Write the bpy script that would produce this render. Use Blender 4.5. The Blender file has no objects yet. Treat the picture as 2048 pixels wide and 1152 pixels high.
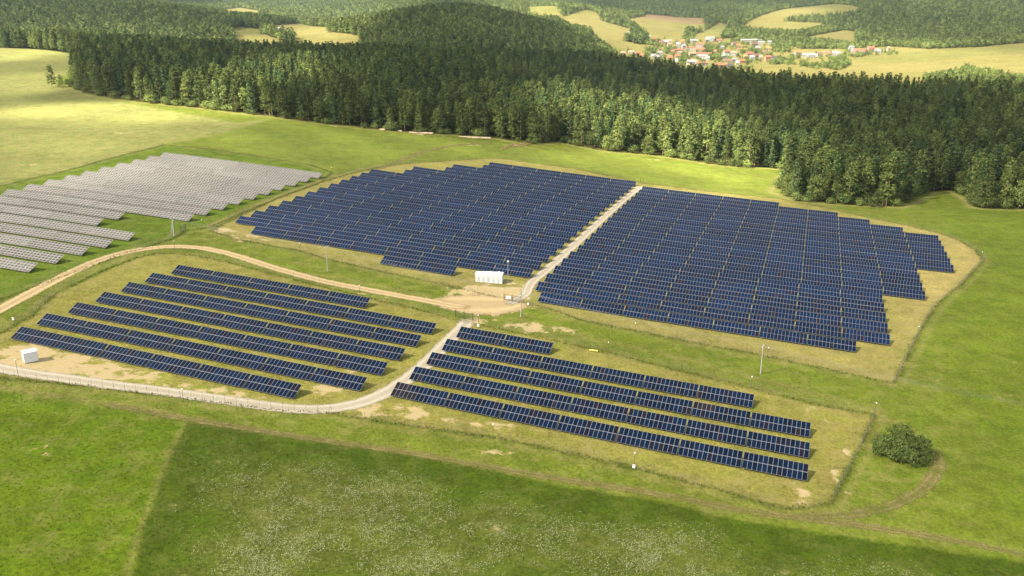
import bpy, bmesh, math, random
import numpy as np
from mathutils import Matrix, Vector
random.seed(7); rng = np.random.default_rng(11)
sc = bpy.context.scene; C = sc.collection

# ------------------------------------------------------------------ camera
FPX, PITCH, HC = 1852.53, 0.3326068, 96.143
CP, SP = math.cos(PITCH), math.sin(PITCH)
cam_d = bpy.data.cameras.new('camera'); cam = bpy.data.objects.new('camera', cam_d); C.objects.link(cam)
cam.location = (0, 0, HC); cam.rotation_euler = (math.pi/2 - PITCH, 0, 0)
cam_d.sensor_width = 36; cam_d.lens = 36*FPX/2048; cam_d.clip_start = 1; cam_d.clip_end = 30000
sc.camera = cam

def to_px(x, y, z):
    zz = z - HC; d = y*CP - zz*SP; d = np.maximum(d, 1e-3); up = y*SP + zz*CP
    return 1024 + FPX*x/d, 576 - FPX*up/d, d

# ------------------------------------------------------------------ terrain
CC = [-6.72851866,-1.53548284,0.5002218,0.76048724,0.17314782,0.26071988,-0.17746657,-0.44725674,-0.12368073]
def sclamp(t, a, b, k=30.):
    return a + k*np.logaddexp(0, (t-a)/k) - k*np.logaddexp(0, (t-b)/k)
def farm(x, y):
    X = sclamp(x, -230, 260)/100; Y = (sclamp(y, 110, 560)-200)/100; c = CC
    return c[0]*X+c[1]*Y+c[2]*X*X+c[3]*X*Y+c[4]*Y*Y+c[5]*X**3+c[6]*X*X*Y+c[7]*X*Y*Y+c[8]*Y**3
def pt(px, py, Y):                      # a point at distance Y seen in direction (px, py)
    rx = (px-1024)/FPX; ru = -(py-576)/FPX
    ry = CP + ru*SP; rz = -SP + ru*CP
    return rx*Y/ry, Y, HC + rz*Y/ry
CTRL = [(x, y, float(farm(x, y))) for x in (-700,-420,-200,0,180,330,600) for y in (-300,0,150,300,450,620)]
F = 17                                  # tree height taken off where the crowns, not the ground, were read
for px, py, Y, h in [(850,93,1150,F+5),(480,90,1150,F+5),(1250,108,1000,F+5),(1500,140,900,F+6),(2000,162,850,F+6),(2300,162,850,F+6),
    (1400,130,1650,0),(1600,150,1350,0),(1300,115,1800,0),(1450,85,2050,0),(1350,60,2400,0),(1350,25,3100,F),(1350,0,3800,F),(1350,-40,5000,F),(1300,-110,7000,F),
    (1800,130,1500,0),(1950,105,1600,0),(2040,85,1700,0),(1850,95,1750,0),(1750,60,2100,F),(1850,20,2500,F),(2040,20,2600,F),(1850,-10,3200,F),
    (1640,15,2900,0),(1600,50,2500,0),(1660,70,2150,0),(1560,100,1900,0),(2300,40,2300,F),(2000,-50,4500,F),(2300,-90,7000,F),
    (950,93,1250,F+8),(950,58,1400,F),(940,26,1600,F),(930,4,1750,F),(720,95,1400,F),(800,48,1560,F),(1100,54,1650,F),(1195,104,1450,F),
    (1180,45,2300,0),(1080,15,2600,0),(1250,90,1900,0),(930,20,2500,F+30),(930,-20,3500,F),(950,-70,5500,F),
    (520,72,1500,0),(650,78,1550,0),(600,52,2000,0),(480,25,2700,0),(600,5,3300,F),(700,-10,4000,F),(600,-60,5500,F),(600,-110,7500,F),
    (0,95,1100,0),(140,100,1060,0),(0,60,1300,F),(200,65,1350,F),(400,85,1350,F),(100,30,1500,F),(300,45,1500,F),(150,0,1800,F),(350,12,1750,F),(455,48,1700,F),
    (0,-30,1900,F),(250,-10,3000,F),(0,-60,3500,F),(-300,70,1250,F),(-300,-60,2500,F),(0,-110,7000,F),(300,-110,7500,F)]:
    x, y, z = pt(px, py, Y); CTRL.append((x, y, z-h))
for x in (-5000, -2500, 0, 2500, 5000): CTRL.append((x, 9500., 500.))
CT = np.array(CTRL); SC = 140.
def kern(dx, dy): return np.sqrt(dx*dx+dy*dy+SC*SC)
n = len(CT); A = np.zeros((n+3, n+3))
A[:n,:n] = kern(CT[:,None,0]-CT[None,:,0], CT[:,None,1]-CT[None,:,1])
A[:n,:n] -= np.eye(n)*2.0
A[:n,n] = 1; A[:n,n+1] = CT[:,0]/1000; A[:n,n+2] = CT[:,1]/1000; A[n:,:n] = A[:n,n:].T
WT = np.linalg.solve(A, np.concatenate([CT[:,2], [0,0,0]]))
def smooth(t): t = np.clip(t, 0, 1); return t*t*(3-2*t)
def Z(x, y):
    x = np.asarray(x, float); y = np.asarray(y, float)
    s = WT[n] + WT[n+1]*x/1000 + WT[n+2]*y/1000
    for i in range(n): s = s + WT[i]*kern(x-CT[i,0], y-CT[i,1])
    d = np.maximum(np.maximum(-260-x, x-290), y-640)
    w = 1-smooth(d/260)
    return w*farm(x, y) + (1-w)*s
TT = np.concatenate([np.arange(60, 700, 3.), np.geomspace(700, 9000, 420)])
def at(px, py, h=0.0):                  # where the view line through (px, py) meets the ground
    rx = (px-1024)/FPX; ru = -(py-576)/FPX; ry = CP+ru*SP; rz = -SP+ru*CP
    def g(t): return HC + rz*t - Z(rx*t, ry*t) - h
    v = g(TT); k = int(np.argmax(v < 0)) if (v < 0).any() else len(TT)-1
    lo, hi = TT[max(k-1, 0)], TT[k]
    for _ in range(2):
        s = np.linspace(lo, hi, 24); v = g(s); k = int(np.argmax(v < 0)) if (v < 0).any() else 23
        lo, hi = s[max(k-1, 0)], s[k]
    t = .5*(lo+hi)
    return rx*t, ry*t
def atz(px, py): x, y = at(px, py); return x, y, float(Z(x, y))
def W(pts): return np.array([at(*p) for p in pts])

def seg_dist(x, y, P, closed=False):
    d = np.full(x.shape, 1e9); m = len(P)
    for i in range(m if closed else m-1):
        ax, ay = P[i]; bx, by = P[(i+1) % m]; ex, ey = bx-ax, by-ay
        t = np.clip(((x-ax)*ex+(y-ay)*ey)/(ex*ex+ey*ey+1e-9), 0, 1)
        d = np.minimum(d, np.hypot(x-ax-t*ex, y-ay-t*ey))
    return d
def inside(x, y, P):
    c = np.zeros(x.shape, bool); m = len(P)
    for i in range(m):
        ax, ay = P[i]; bx, by = P[i-1]
        c ^= ((ay > y) != (by > y)) & (x < (bx-ax)*(y-ay)/(by-ay+1e-12)+ax)
    return c
def sdf(x, y, P):
    d = seg_dist(x, y, P, True); return np.where(inside(x, y, P), -d, d)
def vnoise(x, y, s, seed=0):            # cheap smooth value noise in -1..1
    x = x/s; y = y/s; xi = np.floor(x).astype(np.int64); yi = np.floor(y).astype(np.int64); fx = smooth(x-xi); fy = smooth(y-yi)
    def h(a, b):
        v = (a*374761393 + b*668265263 + seed*974711) & 0x7fffffff; v = ((v ^ (v >> 13))*1274126177) & 0x7fffffff
        return ((v ^ (v >> 16)) & 0xffff)/32767.5-1
    return (h(xi,yi)*(1-fx)+h(xi+1,yi)*fx)*(1-fy)+(h(xi,yi+1)*(1-fx)+h(xi+1,yi+1)*fx)*fy
def smooth_line(P, step):               # resample a polyline as a smooth curve
    P = np.array(P, float); out = []
    for i in range(len(P)-1):
        p0 = P[max(i-1,0)]; p1 = P[i]; p2 = P[i+1]; p3 = P[min(i+2,len(P)-1)]
        k = max(2, int(np.hypot(*(p2-p1))/step))
        for t in np.arange(k)/k:
            out.append(.5*((2*p1)+(p2-p0)*t+(2*p0-5*p1+4*p2-p3)*t*t+(3*p1-p0-3*p2+p3)*t**3))
    out.append(P[-1]); return np.array(out)

# ------------------------------------------------------------------ helpers
def tag(o, label=None, cat=None, group=None, kind=None):
    if label: o['label'] = label
    if cat: o['category'] = cat
    if group: o['group'] = group
    if kind: o['kind'] = kind
    return o
def empty(name, loc, rz=0):
    o = bpy.data.objects.new(name, None); o.empty_display_size = .5; C.objects.link(o); o.location = loc; o.rotation_euler = (0, 0, rz); return o
def mesh_np(name, V, Fq, mats=(), mi=None, smooth_=False):
    me = bpy.data.meshes.new(name); V = np.asarray(V, np.float32)
    Fq = [np.asarray(f, np.int32) for f in (Fq if isinstance(Fq, list) else [Fq])]
    Fq = [f for f in Fq if len(f)]
    me.vertices.add(len(V)); me.vertices.foreach_set('co', V.ravel())
    tot = sum(f.size for f in Fq); me.loops.add(tot); me.loops.foreach_set('vertex_index', np.concatenate([f.ravel() for f in Fq]))
    ls = np.concatenate([np.full(len(f), f.shape[1]) for f in Fq]); me.polygons.add(len(ls))
    me.polygons.foreach_set('loop_start', np.concatenate([[0], np.cumsum(ls)[:-1]]).astype(np.int32))
    me.polygons.foreach_set('loop_total', ls.astype(np.int32))
    for m in mats: me.materials.append(m)
    if mi is not None: me.polygons.foreach_set('material_index', np.asarray(mi, np.int32))
    if smooth_: me.polygons.foreach_set('use_smooth', np.ones(len(ls), bool))
    me.update(calc_edges=True); me.validate(); return me
def link(name, me, parent=None, loc=None, rz=0):
    o = bpy.data.objects.new(name, me); C.objects.link(o)
    if parent: o.parent = parent
    if loc is not None: o.location = loc
    if rz: o.rotation_euler = (0, 0, rz)
    return o
class MB:
    def __init__(s): s.v = []; s.f = []; s.m = []
    def box(s, x0, x1, y0, y1, z0, z1, m=0, M=None, top=1.0):
        k = len(s.v); cx, cy = (x0+x1)/2, (y0+y1)/2
        p = [(x0,y0,z0),(x1,y0,z0),(x1,y1,z0),(x0,y1,z0)]+[(cx+(a-cx)*top, cy+(b-cy)*top, z1) for a, b in ((x0,y0),(x1,y0),(x1,y1),(x0,y1))]
        s.v += [tuple(M @ Vector(q)) if M else q for q in p]
        s.f += [(k,k+3,k+2,k+1),(k+4,k+5,k+6,k+7),(k,k+1,k+5,k+4),(k+1,k+2,k+6,k+5),(k+2,k+3,k+7,k+6),(k+3,k,k+4,k+7)]; s.m += [m]*6; return s
    def tube(s, a, b, r0, r1=None, n=8, m=0, cap=True):
        r1 = r0 if r1 is None else r1; a = Vector(a); b = Vector(b); d = (b-a).normalized()
        u = d.cross(Vector((0,0,1)) if abs(d.z) < .9 else Vector((1,0,0))).normalized(); w = d.cross(u); k = len(s.v)
        for q, r in ((a, r0), (b, r1)):
            for i in range(n):
                t = 2*math.pi*i/n; s.v.append(tuple(q+u*(r*math.cos(t))+w*(r*math.sin(t))))
        for i in range(n): j = (i+1) % n; s.f.append((k+i, k+j, k+n+j, k+n+i)); s.m.append(m)
        if cap: s.f += [tuple(range(k+n-1, k-1, -1)), tuple(range(k+n, k+2*n))]; s.m += [m, m]
        return s
    def poly(s, pts, m=0): k = len(s.v); s.v += list(pts); s.f.append(tuple(range(k, k+len(pts)))); s.m.append(m); return s
    def mesh(s, name, mats):
        me = bpy.data.meshes.new(name); me.from_pydata(s.v, [], s.f)
        for m in (mats if isinstance(mats, (list, tuple)) else [mats]): me.materials.append(m)
        me.polygons.foreach_set('material_index', s.m); me.update(); return me

# ------------------------------------------------------------------ materials
def lin(r, g, b, k=1.0):
    f = lambda c: (c/255/12.92 if c/255 <= .04045 else ((c/255+.055)/1.055)**2.4)*k
    return (f(r), f(g), f(b))
class N:
    def __init__(s, name):
        s.m = bpy.data.materials.new(name); s.m.use_nodes = True; s.t = s.m.node_tree; s.b = s.t.nodes['Principled BSDF']
        s.b.inputs['Specular IOR Level'].default_value = .25
    def n(s, ty, **kw):
        o = s.t.nodes.new(ty)
        for k, v in kw.items():
            if k in o.inputs: o.inputs[k].default_value = v
            else: setattr(o, k, v)
        return o
    def l(s, a, b): s.t.links.new(a, b)
    def noise(s, scale, vec, detail=3, rough=.55):
        o = s.n('ShaderNodeTexNoise'); o.inputs['Scale'].default_value = scale; o.inputs['Detail'].default_value = detail; o.inputs['Roughness'].default_value = rough; s.l(vec, o.inputs['Vector']); return o.outputs['Fac']
    def ramp(s, fac, a, b, va=0., vb=1.):
        o = s.n('ShaderNodeMapRange'); o.interpolation_type = 'SMOOTHSTEP'
        for k, v in zip(('From Min','From Max','To Min','To Max'), (a, b, va, vb)): o.inputs[k].default_value = v
        s.l(fac, o.inputs['Value']); return o.outputs['Result']
    def math(s, op, a, b=None):
        o = s.n('ShaderNodeMath'); o.operation = op
        for i, v in enumerate((a, b)):
            if v is None: continue
            if isinstance(v, (int, float)): o.inputs[i].default_value = v
            else: s.l(v, o.inputs[i])
        return o.outputs[0]
    def mix(s, fac, a, b, mode='MIX'):
        o = s.n('ShaderNodeMix'); o.data_type = 'RGBA'; o.blend_type = mode
        for i, v in ((0, fac), (6, a), (7, b)):
            if isinstance(v, (int, float)): o.inputs[i].default_value = v
            elif isinstance(v, tuple): o.inputs[i].default_value = (*v, 1)
            else: s.l(v, o.inputs[i])
        return o.outputs[2]
def simple(name, col, rough=.6, metal=0, var=.12, scale=3.0, spec=.3):
    s = N(name); g = s.n('ShaderNodeTexCoord').outputs['Object']
    f = s.ramp(s.noise(scale, g, 4), .3, .7, 1-var, 1+var); r = s.n('ShaderNodeObjectInfo').outputs['Random']
    f2 = s.math('MULTIPLY', f, s.ramp(r, 0, 1, 1-var*.5, 1+var*.5))
    o = s.n('ShaderNodeVectorMath'); o.operation = 'SCALE'; o.inputs[0].default_value = col; s.l(f2, o.inputs['Scale'])
    s.l(o.outputs[0], s.b.inputs['Base Color']); s.b.inputs['Roughness'].default_value = rough; s.b.inputs['Metallic'].default_value = metal
    s.b.inputs['Specular IOR Level'].default_value = spec; return s.m

# ground: colour map of the land (what grows where) x procedural grass, soil and flower texture
def ground_mat():
    s = N('meadow_ground'); pos = s.n('ShaderNodeNewGeometry').outputs['Position']
    at_ = s.n('ShaderNodeAttribute'); at_.attribute_name = 'land'; mk = s.n('ShaderNodeAttribute'); mk.attribute_name = 'mask'
    sep = s.n('ShaderNodeSeparateColor'); s.l(mk.outputs['Color'], sep.inputs[0]); bare, flower, dry = sep.outputs[0], sep.outputs[1], sep.outputs[2]
    col = at_.outputs['Color']
    n1 = s.noise(1.3, pos, 4, .7); n2 = s.noise(.16, pos, 5, .6); n3 = s.noise(.03, pos, 3, .5); n0 = s.noise(4.5, pos, 2, .7)
    v = s.math('MULTIPLY', s.ramp(n1, .3, .7, .74, 1.28), s.ramp(n2, .3, .7, .84, 1.17))
    v = s.math('MULTIPLY', v, s.ramp(n3, .3, .7, .9, 1.1)); v = s.math('MULTIPLY', v, s.ramp(n0, .25, .75, .8, 1.2))
    o = s.n('ShaderNodeVectorMath'); o.operation = 'SCALE'; s.l(col, o.inputs[0]); s.l(v, o.inputs['Scale']); c = o.outputs[0]
    # dry blades and straw patches
    d1 = s.ramp(s.noise(.22, pos, 8, .72), .47, .62); d1 = s.math('MULTIPLY', d1, dry)
    c = s.mix(d1, c, lin(186,172,104,.42))
    g1 = s.ramp(s.noise(.12, pos, 8, .72), .5, .66, 0, .6)
    c = s.mix(g1, c, s.mix(1.0, c, (.66,.86,.5), 'MULTIPLY'))
    fs = s.math('MULTIPLY', s.ramp(s.noise(2.6, pos, 3, .8), .52, .66), s.math('MULTIPLY', flower, s.ramp(s.noise(.3, pos, 4, .7), .35, .62))); c = s.mix(s.math('MULTIPLY', fs, .75), c, lin(168,172,106,.42))
    # bare sandy soil with ragged edges
    b1 = s.math('ADD', bare, s.ramp(s.noise(.22, pos, 8, .68), .2, .8, -.62, .62)); b1 = s.ramp(b1, .42, .72)
    soil = s.mix(s.noise(1.1, pos, 5, .7), lin(196,172,120,.47), lin(230,208,156,.50))
    c = s.mix(b1, c, soil)
    s.l(c, s.b.inputs['Base Color']); s.b.inputs['Roughness'].default_value = 1; s.b.inputs['Specular IOR Level'].default_value = .08
    bp = s.n('ShaderNodeBump'); bp.inputs['Strength'].default_value = .55; bp.inputs['Distance'].default_value = .35
    s.l(s.math('ADD', s.noise(1.7, pos, 5, .75), s.math('MULTIPLY', n0, .35)), bp.inputs['Height']); s.l(bp.outputs[0], s.b.inputs['Normal'])
    return s.m
def road_mat(name, ca, cb, edge):
    s = N(name); pos = s.n('ShaderNodeNewGeometry').outputs['Position']; a = s.n('ShaderNodeAttribute'); a.attribute_name = 'across'
    sep = s.n('ShaderNodeSeparateColor'); s.l(a.outputs['Color'], sep.inputs[0]); e = sep.outputs[0]
    f = s.math('MULTIPLY', s.noise(.7, pos, 6, .7), 1.0); c = s.mix(f, ca, cb)
    rut = s.ramp(s.math('ABSOLUTE', s.math('SUBTRACT', e, .45)), 0, .25, 1.13, .88)
    c2 = s.n('ShaderNodeVectorMath'); c2.operation = 'SCALE'; s.l(c, c2.inputs[0]); s.l(s.math('MULTIPLY', rut, s.ramp(s.noise(6, pos, 3, .7), .2, .8, .88, 1.12)), c2.inputs['Scale'])
    mid = s.math('MULTIPLY', s.ramp(e, 0, .2, 1, 0), s.ramp(s.noise(.5, pos, 5, .7), .42, .62)); mid = s.math('MULTIPLY', mid, sep.outputs[1])
    c3 = s.mix(mid, c2.outputs[0], lin(150,150,70,.4))
    s.l(c3, s.b.inputs['Base Color']); s.b.inputs['Roughness'].default_value = 1; s.b.inputs['Specular IOR Level'].default_value = .1
    al = s.ramp(s.math('ADD', e, s.ramp(s.noise(.45, pos, 7, .75), .2, .8, -edge, edge)), .72, .92, 1, 0)
    al = s.math('MULTIPLY', al, s.ramp(sep.outputs[2], 0, 1, 0, 1))
    if name == 'wheel_track': al = s.math('MULTIPLY', al, s.ramp(s.noise(.25, pos, 6, .7), .35, .65, .25, .85))
    s.l(al, s.b.inputs['Alpha'])
    bp = s.n('ShaderNodeBump'); bp.inputs['Strength'].default_value = .3; bp.inputs['Distance'].default_value = .1; s.l(s.noise(3, pos, 4, .7), bp.inputs['Height']); s.l(bp.outputs[0], s.b.inputs['Normal'])
    return s.m
def glass_mat(name, c1, c2, rough, spec, rare=None):
    s = N(name); g = s.n('ShaderNodeNewGeometry').outputs['Random Per Island']; r = s.n('ShaderNodeObjectInfo').outputs['Random']
    f = s.math('FRACT', s.math('ADD', g, s.math('MULTIPLY', r, 7.31)))
    c = s.mix(f, c1, c2)
    if rare: c = s.mix(s.ramp(s.math('FRACT', s.math('MULTIPLY', f, 17.7)), .86, .94), c, rare)
    # faint cell grid printed on the module
    tc = s.n('ShaderNodeTexCoord').outputs['Object']; sp = s.n('ShaderNodeSeparateXYZ'); s.l(tc, sp.inputs[0])
    tv = s.n('ShaderNodeVectorMath'); tv.operation = 'SCALE'; s.l(c, tv.inputs[0]); s.l(s.ramp(s.math('FRACT', s.math('MULTIPLY', r, 3.7)), 0, 1, .78, 1.25), tv.inputs['Scale']); c = tv.outputs[0]
    s.l(c, s.b.inputs['Base Color']); s.b.inputs['Roughness'].default_value = rough; s.b.inputs['Specular IOR Level'].default_value = spec
    return s.m
def leaf_mat(name, ca, cb, cc):
    s = N(name); g = s.n('ShaderNodeNewGeometry').outputs['Random Per Island']; r = s.n('ShaderNodeObjectInfo').outputs['Random']
    c = s.mix(r, ca, cb); c = s.mix(s.ramp(g, .55, 1, 0, .8), c, cc)
    o = s.n('ShaderNodeVectorMath'); o.operation = 'SCALE'; s.l(c, o.inputs[0]); s.l(s.math('MULTIPLY', s.ramp(g, 0, 1, .7, 1.3), s.ramp(s.math('FRACT', s.math('MULTIPLY', r, 13.7)), 0, 1, .58, 1.42)), o.inputs['Scale'])
    s.l(o.outputs[0], s.b.inputs['Base Color']); s.b.inputs['Roughness'].default_value = .75; s.b.inputs['Specular IOR Level'].default_value = .15
    tr = s.n('ShaderNodeBsdfTranslucent'); s.l(o.outputs[0], tr.inputs['Color']); mx = s.n('ShaderNodeMixShader'); mx.inputs[0].default_value = .28
    s.l(s.b.outputs[0], mx.inputs[1]); s.l(tr.outputs[0], mx.inputs[2]); out = s.t.nodes['Material Output']; s.l(mx.outputs[0], out.inputs['Surface'])
    return s.m
M = {}
M['ground'] = ground_mat()
M['gravel'] = road_mat('pale_gravel', lin(202,188,156,.44), lin(230,218,194,.48), .16)
M['dirt'] = road_mat('sandy_dirt', lin(200,172,122,.48), lin(226,202,152,.50), .22)
M['track'] = road_mat('wheel_track', lin(160,148,84,.38), lin(186,170,112,.42), .62)
M['cell'] = glass_mat('blue_module_glass', (.0005,.0046,.0150), (.0009,.0070,.0235), .25, .10, (.006,.005,.012))
M['cellbrown'] = glass_mat('brown_module_glass', (.008,.006,.010), (.011,.008,.011), .22, .13)
M['pale'] = glass_mat('pale_module_glass', (.056,.060,.056), (.080,.076,.068), .45, .15, (.105,.085,.078))  # grey cells, with the reflected bright sky put into their base colour too
M['alu'] = simple('aluminium_frame', (.135,.145,.165), .55, 0, .05)
M['seam'] = simple('seam_rail', (.28,.28,.28), .6, 0, .05)
M['aluw'] = simple('pale_module_frame', (.25,.23,.195), .5, 0, .06)
M['back'] = simple('module_backsheet', (.05,.06,.055), .7)
M['steel'] = simple('galvanised_steel', (.23,.24,.24), .5, .5)
M['concrete'] = simple('concrete_pole', (.30,.28,.23), .9)
M['white'] = simple('white_paint', (.60,.60,.58), .5, 0, .05)
M['whiteroof'] = simple('white_roof', (.62,.62,.61), .6, 0, .08)
M['dark'] = simple('dark_green_fence', (.06,.07,.05), .6)
M['door'] = simple('grey_door', (.42,.43,.42), .5)
M['red'] = simple('red_box', (.45,.16,.08), .6)
M['yellow'] = simple('yellow_paint', (.65,.55,.12), .6)
M['wood'] = simple('stripped_logs', (.34,.20,.11), .9, 0, .35, 1.)
M['palewood'] = simple('pale_logs', (.52,.40,.27), .9, 0, .3, 1.)
M['bark'] = simple('bark', (.13,.085,.06), .95, 0, .3, .8)
M['barkpine'] = simple('pine_bark', (.30,.19,.12), .95, 0, .3, .6)
M['pine'] = leaf_mat('pine_foliage', (.046,.084,.024), (.112,.150,.036), (.205,.215,.056))
M['spruce'] = leaf_mat('spruce_foliage', (.038,.080,.030), (.072,.116,.038), (.115,.150,.048))
M['decid'] = leaf_mat('broadleaf_foliage', (.10,.14,.034), (.14,.175,.042), (.18,.20,.06))
M['glasswin'] = simple('window_glass', (.05,.06,.07), .15, 0, .1)

# ------------------------------------------------------------------ land use map, drawn in plan
P_near = W([(0,668),(64,632),(111,588),(156,566),(208,541),(270,517),(318,506),(380,510),(450,523),(514,540),(600,563),(720,592),(830,618),(909,640),(960,650),(1100,680),(1216,706),(1360,742),(1501,776),(1635,810),(1748,830),(1728,880),(1692,950),(1660,1008),(1567,1017),(1420,975),(1270,937),(1100,898),(986,875),(846,856),(730,838),(660,826),(560,822),(455,808),(299,788),(146,770),(38,759),(0,757)])
P_near = np.vstack([P_near, [(-170,190),(-170,230)]])
P_back = W([(420,462),(480,432),(560,395),(640,366),(700,348),(760,334),(830,326),(900,322),(960,318),(1000,317),(1140,336),(1285,366),(1420,383),(1560,398),(1680,422),(1740,436),(1810,450),(1880,467),(1920,482),(1950,500),(1966,522),(1920,570),(1870,612),(1835,672),(1800,745),(1785,768),(1720,752),(1600,728),(1500,706),(1380,684),(1270,662),(1160,640),(1100,618),(1045,604),(1005,598),(900,572),(840,560),(740,538),(660,520),(600,502),(530,490),(470,478)])
P_white = W([(-60,392),(0,372),(130,342),(240,312),(330,290),(400,296),(500,310),(620,330),(665,345),(640,366),(560,395),(480,428),(420,455),(372,462),(345,478),(250,508),(140,548),(0,600),(-60,625)])
P_gl = W([(-200,772),(0,772),(80,788),(220,812),(330,830),(372,842),(345,900),(310,985),(275,1070),(255,1152),(230,1230),(-200,1230)])
P_fl = W([(376,842),(480,850),(560,862),(700,888),(800,905),(900,922),(1000,945),(1100,968),(1300,1000),(1480,1040),(1700,1075),(1900,1105),(2100,1130),(2100,1250),(232,1250),(262,1152),(290,1050),(330,930)])
P_smooth = W([(400,290),(470,262),(560,238),(640,250),(760,262),(820,270),(960,282),(1060,300),(1200,305),(1330,320),(1500,338),(1570,350),(1570,395),(1560,396),(1420,380),(1285,362),(1140,332),(1000,312),(900,318),(760,330),(665,342),(500,306)])
P_bush = W([(1690,1010),(1740,900),(1765,850),(1830,870),(1880,920),(1870,960),(1800,1005)])
P_topfield = W([(-80,92),(0,95),(100,100),(168,110),(150,140),(100,165),(180,190),(300,215),(470,245),(540,238),(470,262),(330,288),(130,342),(0,368),(-80,380)])
EDGE = [(-400,88),(-60,93),(0,96),(90,100),(165,112),(150,150),(140,172),(190,190),(280,203),(380,213),(480,225),(600,240),(700,252),(800,262),(900,268),(1000,277),(1070,287),(1120,283),(1200,300),(1330,312),(1440,330),(1530,335),(1590,340),(1570,360),(1562,385),(1600,402),(1700,408),(1790,412),(1850,385),(1900,378),(1940,395),(1960,415),(2060,418),(2500,440)]
EW = W(EDGE)
FARF = [W(p) for p in ([(458,60),(480,54),(520,58),(535,72),(580,88),(585,125),(480,125),(466,78)],[(590,72),(650,65),(718,72),(728,125),(590,125),(586,86)],[(545,52),(600,47),(655,55),(655,68),(600,76),(550,72)],
    [(430,20),(480,15),(520,22),(515,38),(440,38)],[(1045,12),(1110,12),(1130,40),(1060,32)],[(1112,38),(1150,26),(1175,20),(1194,25),(1205,42),(1262,58),(1262,80),(1200,78),(1140,62)],
    [(1170,68),(1250,82),(1310,96),(1240,125),(1200,92)],[(1255,38),(1290,33),(1412,46),(1408,62),(1372,66),(1366,84),(1300,82),(1282,68)],
    [(1376,70),(1440,45),(1456,52),(1438,84),(1380,86)],[(1480,52),(1520,32),(1570,18),(1670,8),(1718,15),(1716,26),(1690,30),(1600,36),(1565,42),(1640,46),(1650,52),(1646,58),(1590,67),(1510,64)],
    [(1596,78),(1650,67),(1690,60),(1712,64),(1710,92),(1690,92),(1640,88)],
    [(1225,108),(1300,78),(1400,76),(1500,76),(1560,80),(1600,98),(1700,97),(1780,93),(1860,98),(1960,94),(2080,84),(2300,80),(2300,190),(2000,200),(1400,170),(1200,150)])]
F_tan = W([(1290,28),(1340,32),(1412,38),(1405,48),(1290,36)]); FARF.append(F_tan)
HEDGE = [W(p) for p in ([(1848,156),(1900,148),(1932,136),(1960,142),(2020,153),(2060,160),(2060,175),(1850,165)],[(1655,118),(1690,116),(1702,130),(1685,136),(1660,128)],
    [(1560,82),(1640,80),(1700,88),(1690,98),(1620,96),(1560,92)],[(1600,126),(1640,133),(1635,139),(1600,133)],[(1560,120),(1592,126),(1590,131),(1560,128)],
    [(1640,128),(1690,136),(1680,142),(1645,136)],[(1460,84),(1480,76),(1560,76),(1600,84),(1560,90),(1500,82)],[(1540,92),(1575,88),(1580,105),(1548,106)],
    [(1380,68),(1395,58),(1385,85),(1372,90),(1360,80)],[(1260,72),(1300,80),(1320,92),(1305,92),(1250,80)],[(1290,98),(1312,96),(1310,110),(1292,112)],[(1405,92),(1450,90),(1450,104),(1412,106)],
    [(1540,125),(1560,118),(1565,128),(1545,130)],[(1420,112),(1445,110),(1445,120),(1420,120)],[(1360,112),(1375,108),(1378,122),(1358,124)],[(1470,100),(1500,98),(1530,108),(1500,108)],[(1330,98),(1352,98),(1350,108),(1325,108)],[(1690,120),(1710,112),(1720,108),(1735,112),(1700,116)])]
def back_limit(px):
    return np.interp(px, [-500,450,470,720,740,1180,1230,1300,1450,1600,2600], [2400,2400,1080,1080,2000,2000,1040,1000,930,900,880])
EPX = np.array([e[0] for e in EDGE], float)
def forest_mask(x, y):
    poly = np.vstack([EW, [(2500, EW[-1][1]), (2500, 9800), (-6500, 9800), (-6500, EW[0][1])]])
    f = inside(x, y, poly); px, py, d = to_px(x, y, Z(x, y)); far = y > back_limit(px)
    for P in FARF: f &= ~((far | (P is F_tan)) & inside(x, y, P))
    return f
def mixc(c, col, w): w = w[..., None]; return c*(1-w)+np.array(col)*w
K = .45
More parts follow.
